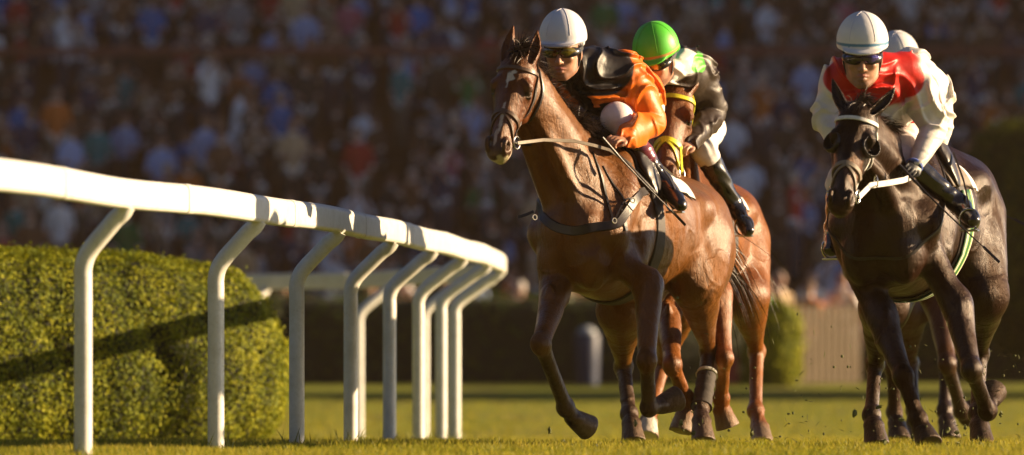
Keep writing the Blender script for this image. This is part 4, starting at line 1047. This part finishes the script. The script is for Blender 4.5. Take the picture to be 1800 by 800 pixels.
# ground: one sheet, gently dipping behind the rail and rising to the stand
if on('env'):
    m, nt, b = mat('turf'); v = coords(nt)
    n1 = noise(nt, .6, 4, v); n2 = noise(nt, 14, 5, v); v2 = coords(nt, (1, .25, 1)); n3 = noise(nt, 1.6, 3, v2)
    c = mixc(nt, .5, ramp(nt, n1.outputs['Fac'], [(.3, (.14, .18, .012)), (.7, (.23, .24, .02))]), ramp(nt, n2.outputs['Fac'], [(.3, (.11, .14, .010)), (.7, (.27, .27, .03))]))
    c = mixc(nt, ramp(nt, n3.outputs['Fac'], [(.5, (0, 0, 0)), (.68, (.6, .6, .6))]), c, (.13, .10, .035))
    nt.links.new(c, b.inputs['Base Color']); setp(b, Roughness=.85, Specular_IOR_Level=.2); bump(nt, b, n2.outputs['Fac'], .6, .03)
    M['turf'] = m
    xs = np.concatenate([[-400, -120, -40], np.arange(-15, 16, 1.0), [40, 120, 400]]); ys = np.concatenate([[-60, -10, 0, 10, 20], np.arange(24, 90, .75), [100, 130, 200, 500]])
    V = np.array([(x, y, float(ground_z(y))) for y in ys for x in xs]); nx = len(xs)
    Q = np.array([(j*nx+i, j*nx+i+1, (j+1)*nx+i+1, (j+1)*nx+i) for j in range(len(ys)-1) for i in range(nx-1)])
    tag(mesh_obj('ground', V, Q, m), kind='structure')
    # grass blades
    gm = leaf_mat('grass_blade', (.09, .13, .008), (.24, .25, .012), (.48, .38, .06), .5, .5)
    def blades(name, n, y0, y1, hgt, wid, label, lean=.35, ygamma=1.0, xpad=1.04):
        y = y0+(y1-y0)*RNG.random(n)**ygamma; x = (RNG.random(n)*2-1)*.09*y*xpad
        P0 = np.column_stack([x, y, ground_z(y)-.004]); tuft = np.clip(1+.45*vnoise(P0, 2.2, 5)+.35*vnoise(P0, 9, 1), .3, 2)
        hh = (hgt*tuft*RNG.uniform(.5, 1.25, n))[:, None]; a = RNG.random(n)*math.pi; sd = np.column_stack([np.cos(a), np.sin(a), np.zeros(n)])*(wid*RNG.uniform(.7, 1.3, n))[:, None]
        ln = np.column_stack([RNG.normal(0, lean, n), RNG.normal(0, lean, n), np.zeros(n)])
        mid = P0+A3(0, 0, 1)*hh*.55+ln*hh*.35; tip = P0+A3(0, 0, 1)*hh*.95+ln*hh*1.1
        V = np.stack([P0-sd, P0+sd, mid-sd*.7, mid+sd*.7, tip], 1).reshape(-1, 3); k = np.arange(n)*5
        F_ = np.concatenate([np.stack([k, k+1, k+3], 1), np.stack([k, k+3, k+2], 1), np.stack([k+2, k+3, k+4], 1)])
        r = np.repeat(np.clip(.42+.25*vnoise(P0, 1.6, 8)+RNG.normal(0, .2, n)+.5*(RNG.random(n) < .07), 0, 1), 5)
        return tag(mesh_obj(name, V, F_, gm, None, smooth=True, extra={'r': r}), label, 'grass', kind='stuff')
    blades('grass', 95000, 26.2, 36, .042, .0024, 'rough yellow-green turf in front of and under the horses')
    blades('grass', 60000, 36, 68, .032, .006, 'mown green turf stretching away behind the rail and the horses', ygamma=1.15)
    # straws and kicked-up bits
    m = MB()
    for k in range(220):
        px = RNG.choice([RNG.uniform(1380, 1800), RNG.uniform(1180, 1420)], p=[.75, .25]); d = RNG.uniform(29.5, 31.8); c0 = P(px, 785-abs(RNG.normal(0, 110)), d); q = RNG.normal(0, 1, 3); q /= np.linalg.norm(q)
        if k % 3: L_ = RNG.uniform(.008, .020); m.tube([c0, c0+q*L_, c0+q*L_*1.9+A3(0, 0, -.002)], [.001, RNG.uniform(.0015, .0026), .0008], 4)
        else:
            V, Fs = uv_ball(c0, tuple(RNG.uniform(.003, .009, 3)), 6, 4); m.add(V, Fs)
    for k in range(34):
        px = RNG.choice([RNG.uniform(1500, 1790), RNG.uniform(960, 1400)]); d = RNG.uniform(29.2, 31.6); c0 = P(px, 785-abs(RNG.normal(0, 45)), d) if k % 2 else A3((px-900)*d/1e4, d, .012)
        V, Fs = uv_ball(c0, tuple(RNG.uniform(.007, .018, 3)), 7, 5); m.add(V+RNG.normal(0, .003, V.shape), Fs)
    tag(m.build('debris', plain('turf_bits', (.11, .12, .03), .8)), 'bits of turf and grass thrown up around the galloping hooves', 'turf bits', kind='stuff')

# ------------------------------------------------------------------ running rail
if on('env'):
    wp, nt, b = mat('rail_white'); v = coords(nt); n = noise(nt, 9, 5, v, .7); n2 = noise(nt, 55, 4, v)
    nt.links.new(mixc(nt, .35, ramp(nt, n.outputs['Fac'], [(.35, (.62, .60, .52)), (.6, (.78, .77, .72))]), ramp(nt, n2.outputs['Fac'], [(.3, (.6, .58, .5)), (.5, (.8, .79, .75))])), b.inputs['Base Color'])
    setp(b, Roughness=.38); bump(nt, b, n2.outputs['Fac'], .08, .003); M['rail'] = wp
    way = [(-2.60, 21.5), (-2.33, 23.4), (-2.17, 24.5), (-1.83, 26.7), (-1.50, 28.2), (-1.24, 29.6), (-.92, 31.8), (-.69, 34.0), (-.50, 36.1), (-.34, 38.2), (-.20, 40.2), (-.10, 42.4), (-.10, 44.6), (-.36, 47.2), (-1.0, 49.6), (-1.9, 51.3), (-3.0, 52.4), (-4.3, 53.2), (-5.8, 53.8)]
    pth = spline(np.array([(x, y, 0) for x, y in way], float), 40); sl = np.concatenate([[0], np.cumsum(np.linalg.norm(np.diff(pth, axis=0), axis=1))])
    def at(s_):
        p = np.array([np.interp(s_, sl, pth[:, i]) for i in range(3)]); q = np.array([np.interp(min(s_+.05, sl[-1]), sl, pth[:, i]) for i in range(3)])-np.array([np.interp(s_-.05, sl, pth[:, i]) for i in range(3)])
        return p, nrm(q)
    rail = thing('running_rail', (way[3][0], way[3][1], 0), 'white racecourse rail on gooseneck posts, curving away and back round the bend', 'rail')
    prof = [(-.030, .0), (.022, 0), (.034, .014), (.034, .112), (.026, .130), (.006, .142), (-.022, .142), (-.034, .128), (-.034, .012)]
    RB = 1.172; s0_ = float(np.interp(27.7, pth[:300, 1], sl[:300]))
    s_ = s0_-6.9; k = 0
    while s_ < sl[-1]-.3:
        L = 2.3; e = min(s_+L, sl[-1]-.05); m = MB(); V = []; rings = []
        for t_ in np.linspace(s_, e, 17):
            rings.append((t_, 1.0))
        rings = [(s_+.0, 1.035), (s_+.10, 1.035), (s_+.105, 1.0)]+rings[1:]
        for t_, g_ in rings:
            p, d = at(t_); rt = A3(d[1], -d[0], 0); zz = RB+(0.004*math.sin(t_*2.1))
            for (a_, z_) in prof: V.append(p+rt*a_*g_+A3(0, 0, zz+(z_-.07)*g_+.07))
        n_ = len(prof); R_ = len(rings)
        Fs = [(i*n_+j, (i+1)*n_+j, (i+1)*n_+(j+1) % n_, i*n_+(j+1) % n_) for i in range(R_-1) for j in range(n_)]+[tuple(range(n_)), tuple(range(R_*n_-1, (R_-1)*n_-1, -1))]
        o = mesh_obj('rail_section', V, Fs, M['rail'], rail, smooth=True)
        bv = o.modifiers.new('bevel', 'BEVEL'); bv.width = .006; bv.segments = 2; bv.limit_method = 'ANGLE'; bv.angle_limit = math.radians(28)
        o.modifiers.new('wn', 'WEIGHTED_NORMAL')
        s_ = e+.014; k += 1
    # posts, spaced along the rail
    s0 = float(np.interp(26.7, pth[:300, 1], sl[:300])); sp = s0+.08; posts = []; tufts = []
    spac = [0]
    while sp < sl[-1]-.4:
        p, d = at(sp); rt = A3(d[1], -d[0], 0); lf = -rt
        top = p+A3(0, 0, RB+.01); of = float(np.interp(p[1], [26, 34, 42, 50], [.205, .25, .35, .30])); foot = p+lf*of; rt = rt*of/.235
        z0 = float(ground_z(p[1]))-.12
        pl = [foot+A3(0, 0, z0), foot+A3(0, 0, .4), foot+A3(0, 0, .80), foot+A3(0, 0, .885), foot+rt*.018+A3(0, 0, .945), foot+rt*.055+A3(0, 0, .995), foot+rt*.12+A3(0, 0, 1.062), foot+rt*.175+A3(0, 0, 1.118), foot+rt*.215+A3(0, 0, 1.150), top]
        for _ in range(26): tufts.append(foot+A3(RNG.normal(0, .06), RNG.normal(0, .06), z0+.115))
        m = MB(); m.tube(spline(pl, 5), .0425, 20); m.build('post', M['rail'], rail)
        sp += 2.50 if sp < s0+1 else 2.30

# ------------------------------------------------------------------ hedges, fence, trees
if on('env'):
    tufts = np.array(tufts); o = hair('grass', tufts, np.tile(A3(0, 0, 1.), (len(tufts), 1)), RNG.uniform(.05, .13, len(tufts)), plain('long_grass', (.20, .22, .03), .6), None, .008, 4, .3, .3)
    tag(o, 'longer unmown grass standing round the feet of the rail posts', 'grass', kind='stuff')
    def grooves(W_):
        g = 0
        for (x0, z0, dx, dz, w_) in ((-2.42, .72, .35, -.9, .06), (-1.98, .55, .08, -1, .05), (-1.75, 1.0, .25, -.5, .035), (-3.05, .7, .3, -.8, .05)):
            t = ((W_[:, 0]-x0)*dz-(W_[:, 2]-z0)*dx)/math.hypot(dx, dz); s__ = ((W_[:, 0]-x0)*dx+(W_[:, 2]-z0)*dz)/math.hypot(dx, dz)
            g = g+.045*np.exp(-((t+.04*np.sin(s__*7))/w_)**2)*(np.abs(s__) < .42)
        return g
    clipped('clipped_hedge', 'rounded yellow-green clipped hedge behind the white rail, a slanting shadow across it', 'hedge', (-3.40, 38.3, .46), (2.05, .95, .75), 40, 120000, .026, M['hedge_leaf'], M['hedge_dark'], 3.4, .035, grooves)
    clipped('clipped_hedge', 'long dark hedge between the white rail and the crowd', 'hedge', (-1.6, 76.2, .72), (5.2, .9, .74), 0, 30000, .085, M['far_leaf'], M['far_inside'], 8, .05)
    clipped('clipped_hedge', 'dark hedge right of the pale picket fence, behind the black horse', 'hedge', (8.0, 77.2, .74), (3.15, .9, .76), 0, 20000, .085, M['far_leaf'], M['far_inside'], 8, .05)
    clipped('clipped_bush', 'rounded olive bush beside the left end of the picket fence', 'bush', (3.40, 74.3, .74), (.34, .5, .60), 0, 5000, .07, M['hedge_leaf'], M['far_inside'], 2.5, .05)
    m = MB()
    fx0, fx1, fy = 3.70, 4.55, 75.6
    fr_ = thing('picket_fence', (4.15, fy, ground_z(fy)), 'weathered pale wooden picket fence between two dark hedges', 'fence')
    fd = nrm(A3(.92, .55, 0)); fn = A3(fd[1], -fd[0], 0); o0 = A3(fx0, 75.1, 0)
    for k in range(11):
        z1 = 1.30+RNG.uniform(-.012, .012); c0 = o0+fd*k*.104; m.box(c0+A3(0, 0, (.3+z1)/2), (.088, .022, z1-.3), [fd, fn, A3(0, 0, 1)], bev=.006)
        q = lambda u, w, z: c0+fd*u+fn*w+A3(0, 0, z)
        m.add([q(-.044, -.011, z1), q(.044, -.011, z1), q(.044, .011, z1), q(-.044, .011, z1), q(0, -.011, z1+.04), q(0, .011, z1+.04)], [(0, 1, 4), (2, 3, 5), (1, 2, 5, 4), (3, 0, 4, 5)])
    m.build('pickets', plain('old_wood', (.18, .135, .09), .8, bs=.4, bscale=60, stretch=(1, 1, .1)), fr_)
    m = MB()
    for z in (.55, 1.1): m.box(o0+fd*.52-fn*.03+A3(0, 0, z), (1.14, .035, .07), [fd, fn, A3(0, 0, 1)], bev=.004)
    m.build('rails', plain('old_wood_dark', (.22, .17, .12), .8), fr_)
    # trees at the side: the first shows, the others stand just beyond it and shade the turf
    for i, (x, y, z, hx, hz, lab) in enumerate(((6.95, 71.5, 2.15, 1.45, 1.50, 'round dark clipped tree standing in front of the stand'), (12.0, 70.5, 2.2, 1.6, 1.8, 'second clipped tree beyond the round dark one'), (15.4, 71.5, 2.2, 1.6, 1.8, 'third clipped tree in the row past the round dark one'))):
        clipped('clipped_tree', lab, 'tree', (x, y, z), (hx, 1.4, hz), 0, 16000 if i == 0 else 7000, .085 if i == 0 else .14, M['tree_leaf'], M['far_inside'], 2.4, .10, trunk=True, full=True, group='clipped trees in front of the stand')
    # small things by the far hedge
    t = thing('litter_bin', (.98, 74.6, .30), 'navy blue bin with a pale bag bulging from its top, before the hedge', 'bin')
    m = MB(); m.tube([(.98, 74.6, .28), (.98, 74.6, .32), (.98, 74.6, .62), (.98, 74.6, .92), (.98, 74.6, .95)], [.15, .155, .165, .172, .160], 20); m.build('bin_body', plain('navy_plastic', (.012, .025, .075), .5), t)
    V, Q = uv_ball((.98, 74.6, .96), (.13, .13, .10), 16, 8); mesh_obj('bag', V, Q, plain('pale_bag', (.26, .29, .33), .5, bs=.6, bscale=20), t)
    t = thing('equipment_box', (2.80, 74.2, .28), 'small red box on the turf before the dark hedge', 'box')
    m = MB(); m.box((2.80, 74.2, .46), (.30, .25, .34), bev=.02); m.build('case', plain('red_plastic', (.30, .02, .02), .5), t)
    m = MB(); m.box((2.80, 74.2, .645), (.32, .27, .03), bev=.01); m.build('lid', plain('red_plastic_lid', (.25, .02, .02), .5), t)

# unseen tree belt added behind and left of the viewer to block sky light
if on('env'):
    V = []; Fs = []; na, nz = 150, 10
    for i in range(na):
        a = math.radians(-42-215*i/(na-1))
        for j in range(nz):
            t = j/(nz-1); z = -1+17*t*(1+.16*math.sin(i*.9)+.1*math.sin(i*.37+1)); r = 58+5*math.sin(math.pi*t)*-1+2.2*math.sin(i*1.1+j*.8)+1.5*math.sin(i*.53+j*1.9)
            V.append((r*math.cos(a), 25+r*math.sin(a), z))
        if i:
            for j in range(nz-1): Fs.append(((i-1)*nz+j, i*nz+j, i*nz+j+1, (i-1)*nz+j+1))
    o = mesh_obj('sky_block_trees', V, Fs, plain('sky_block_foliage', (.03, .04, .012), .9, bs=.8, bscale=2), None); o.modifiers.new('t', 'SOLIDIFY').thickness = 1.5
    tag(o, 'dark wood ringing the course beyond the turf', 'wood', kind='stuff')

# ------------------------------------------------------------------ the stand
if on('env'):
    wd = plain('stand_floor', (.13, .07, .045), .8, bs=.3, bscale=3)
    st = thing('grandstand', (0, 90, .38), 'dark brown roofed grandstand rising in steps behind the hedge', 'grandstand')
    m = MB(); ROWS = 15
    for i in range(ROWS): m.box((0, 83+.86*i, (.38+.43*i)/2-.4), (30, .86, .38+.43*i+.8))
    m.build('terrace', wd, st, smooth=False)
    m = MB()
    for i in range(ROWS): m.box((0, 83.12+.86*i, .38+.43*i+.40), (30, .30, .05), bev=.01)
    m.build('benches', plain('bench_wood', (.10, .055, .035), .7), st, smooth=False)
    m = MB(); m.box((0, 96.4, 8.0), (33, .3, 17.4)); m.build('back_wall', plain('stand_wall', (.15, .075, .05), .85), st, smooth=False)
    m = MB(); m.box((16.2, 90.6, 8.2), (.4, 11.4, 17)); m.build('shade_wall', plain('shade_wall_mat', (.26, .16, .10), .85), st, smooth=False)  # unseen end wall, added and sized to keep the sun off the crowd
    m = MB(); m.box((0, 94.0, 16.9), (33, 5.2, .4)); m.build('shade_roof', plain('shade_roof_mat', (.12, .08, .06), .8), st, smooth=False)  # unseen canopy added for shade, cut back to let sky light in
    m = MB(); m.box((0, 90.52, 5.57), (30, .10, .13), bev=.02)
    m.build('parapet', plain('parapet_red', (.17, .06, .045), .7), st, smooth=False)
    m = MB()
    for x in (-13, -11, 13): m.tube([(x, 91.6, .3), (x, 91.6, 16.8)], .12, 14)
    m.build('columns', plain('stand_steel', (.10, .07, .06), .5), st)

# ------------------------------------------------------------------ spectators
def crowd_mat():
    m, nt, b = mat('spectator_clothes'); a = nt.nodes.new('ShaderNodeAttribute'); a.attribute_name = 'Col'; s_ = nt.nodes.new('ShaderNodeAttribute'); s_.attribute_name = 'shirt'
    oi = nt.nodes.new('ShaderNodeObjectInfo'); nt.links.new(mixc(nt, s_.outputs['Fac'], a.outputs['Color'], oi.outputs['Color']), b.inputs['Base Color']); setp(b, Roughness=.75); return m
def spectator_mesh(pose, i):
    B = Sculpt(.022); SK, HR, TR, SH = (.36, .20, .14), RNG_C[i % len(RNG_C)], ((.02, .022, .03), (.03, .035, .07), (.12, .10, .08))[i % 3], (9, 9, 9)
    sit = pose == 'sit'; z = .80 if sit else 1.0; hz = z+.52
    ln = (.0, .08, .14, .04)[i % 4]
    B.ell((0, -ln, hz+.12), (.078, .095, .115), None, .01, SK); B.ell((0, -ln+.02, hz+.155), (.088, .10, .095), None, .01, HR)
    B.tube([(0, -ln*.8, hz), (0, -ln*.7, hz-.09)], .055, .02, SK)
    B.tube([(0, -ln*.6, hz-.14), (0, -ln*.3, hz-.34), (0, 0, z-.02)], (.15, .155, .145), .04, SH, (0, 1, 0), .62)
    for k in (1, -1):
        if i % 3 == 0: A_ = [(k*.17, -ln*.6, hz-.10), (k*.23, -.02, hz-.34), (k*.13, -.24, hz-.42)]
        elif i % 3 == 1: A_ = [(k*.17, -ln*.6, hz-.10), (k*.25, -.12, hz-.28), (k*.05, -.20, hz-.02)]
        else: A_ = [(k*.17, -ln*.6, hz-.10), (k*.24, 0, hz-.36), (k*.20, -.08, hz-.58)]
        B.tube(A_[:2], (.058, .048), .02, SH); B.tube(A_[1:], (.040, .032), .01, SK)
        if sit: B.tube([(k*.09, 0, z-.06), (k*.12, -.42, z-.10), (k*.12, -.46, z-.50)], (.085, .07, .05), .02, TR)
        else: B.tube([(k*.09, 0, z-.06), (k*.10, -.02, z-.5), (k*.11, 0, z-.93)], (.09, .065, .05), .02, TR)
    V, Q = B.mesh(); C = B.paint(SK, .01); sh = np.clip((C[:, 0]-1.0)/4, 0, 1); C = np.clip(C, 0, 1)
    me_o = mesh_obj('person', V-A3(0, 0, .38 if sit else .0), Q, M['crowd'], None, colors=C, extra={'shirt': sh}); me = me_o.data
    bpy.data.objects.remove(me_o); return me
RNG_C = [(.02, .012, .01), (.05, .028, .015), (.16, .10, .05), (.03, .02, .015), (.5, .5, .48), (.22, .21, .2)]
PAL = [('white', (.74, .76, .84), 13), ('pale blue', (.34, .44, .78), 8), ('grey', (.22, .22, .25), 6), ('black', (.02, .02, .024), 12), ('navy blue', (.025, .04, .12), 8), ('brown', (.14, .07, .04), 9), ('red', (.42, .03, .03), 4),
       ('teal', (.02, .24, .28), 3), ('beige', (.46, .35, .23), 8), ('pink', (.50, .14, .20), 3), ('green', (.03, .20, .06), 2), ('orange', (.55, .16, .03), 4), ('bright blue', (.03, .16, .50), 4)]
if on('env'):
    M['crowd'] = crowd_mat()
    sits = [spectator_mesh('sit', i) for i in range(6)]; stands = [spectator_mesh('stand', i) for i in range(6)]
    wts = np.array([p[2] for p in PAL], float); wts /= wts.sum(); seats = []; extra = []
    for i in range(ROWS):
        d = 83.05+.86*i; z = .38+.43*i; hw_ = .09*d+.2
        if z > 6.3: continue
        for x in np.arange(-hw_+RNG.uniform(0, .3), hw_, .50):
            if RNG.random() < .96: seats.append((x+RNG.uniform(-.12, .12), d+RNG.uniform(-.08, .08), z, i))
    seats = [s for s in seats if vnoise(np.array([[s[0], s[1], s[2]]]), .8, 3)[0]+RNG.random()*.9 > -.35]
    keep = set(RNG.permutation(len(seats))[:272].tolist()); ex = []
    def put(me, x, y, z, rot, col, label, group, sc=1.0):
        o = bpy.data.objects.new('person', me); COL.objects.link(o); o.location = (x, y, z); o.rotation_euler = (0, 0, rot); o.scale = (sc, sc, sc*1.0)
        o.color = (*col, 1); tag(o, label, 'person', group)
    for k, (x, y, z, i) in enumerate(seats):
        nm, c, _ = PAL[RNG.choice(len(PAL), p=wts)]; c = tuple(np.clip(np.array(c)*RNG.uniform(.75, 1.1), 0, 1)); st_ = RNG.random() < .3
        me = (stands if st_ else sits)[RNG.integers(6)]; rot = RNG.normal(0, .6); sc = RNG.uniform(.80, .98); z = z+RNG.uniform(-.12, .16)
        if k in keep: put(me, x, y, z, rot, c, 'spectator in a %s top, %s on the shaded steps of the stand' % (nm, 'standing' if st_ else 'sitting'), 'spectators on the stand in %s tops' % nm, sc)
        else: ex.append((me, x, y, z, rot, c, sc))
    # the rest of the packed rows as one mass
    VV = []; QQ = []; CC = []; SS = []; n0 = 0
    for me, x, y, z, rot, c, sc in ex:
        n = len(me.vertices); v = np.empty(n*3, F32); me.vertices.foreach_get('co', v); v = v.reshape(-1, 3)*sc
        cr, sr = math.cos(rot), math.sin(rot); v = np.column_stack([v[:, 0]*cr-v[:, 1]*sr+x, v[:, 0]*sr+v[:, 1]*cr+y, v[:, 2]+z])
        f = np.empty(len(me.loops), np.int32); me.loops.foreach_get('vertex_index', f)
        cl = np.empty(n*4, F32); me.color_attributes['Col'].data.foreach_get('color', cl); cl = cl.reshape(-1, 4)[:, :3]; sh = np.empty(n, F32); me.attributes['shirt'].data.foreach_get('value', sh)
        cl = cl*(1-sh[:, None])+np.array(c)*sh[:, None]; VV.append(v); QQ.append(f.reshape(-1, 4)+n0); CC.append(cl); n0 += n
    if ex:
        cm, nt, b = mat('crowd_mass'); a = nt.nodes.new('ShaderNodeAttribute'); a.attribute_name = 'Col'; nt.links.new(a.outputs['Color'], b.inputs['Base Color']); setp(b, Roughness=.75)
        tag(mesh_obj('crowd', np.concatenate(VV), np.concatenate(QQ), cm, colors=np.concatenate(CC)), 'the rest of the packed crowd filling the gaps between the spectators on the stand', 'crowd', kind='stuff')
    # people along the rail in the sun
    fx = [(-2.0, .55), (-1.45, .9), (-.95, .9), (-.55, .45), (.1, .6), (.75, .9), (1.35, .5), (1.9, .8), (2.45, .9), (2.95, .5), (3.35, .9), (3.75, .9), (4.15, .4), (4.65, .9), (5.2, .8), (6.1, .5), (6.6, .9), (7.0, .9), (-3.2, .8), (-4.0, .6), (-5.1, .8), (-6.2, .8)]
    fl = [('orange', (.62, .20, .05)), ('white', (.72, .70, .68)), ('pink', (.5, .2, .2)), ('pale blue', (.34, .44, .7)), ('red', (.5, .05, .03)), ('beige', (.5, .36, .22))]
    for k, (x, q_) in enumerate(fx):
        nm, c = fl[k % 6]; put(stands[k % 6], x, 79.6+.5*(k % 3), -.02+.14*(k % 2), RNG.normal(0, .5), c, 'spectator in a %s top standing in the sun along the hedge below the stand' % nm, 'sunlit spectators along the hedge in %s tops' % nm)
    put(stands[2], 3.42, 76.6+1.2, -.02, .2, (.03, .42, .06), 'spectator in a bright green top leaning at the hedge beside the picket fence', None)
print('scene built', round(time.time()-T0, 1))
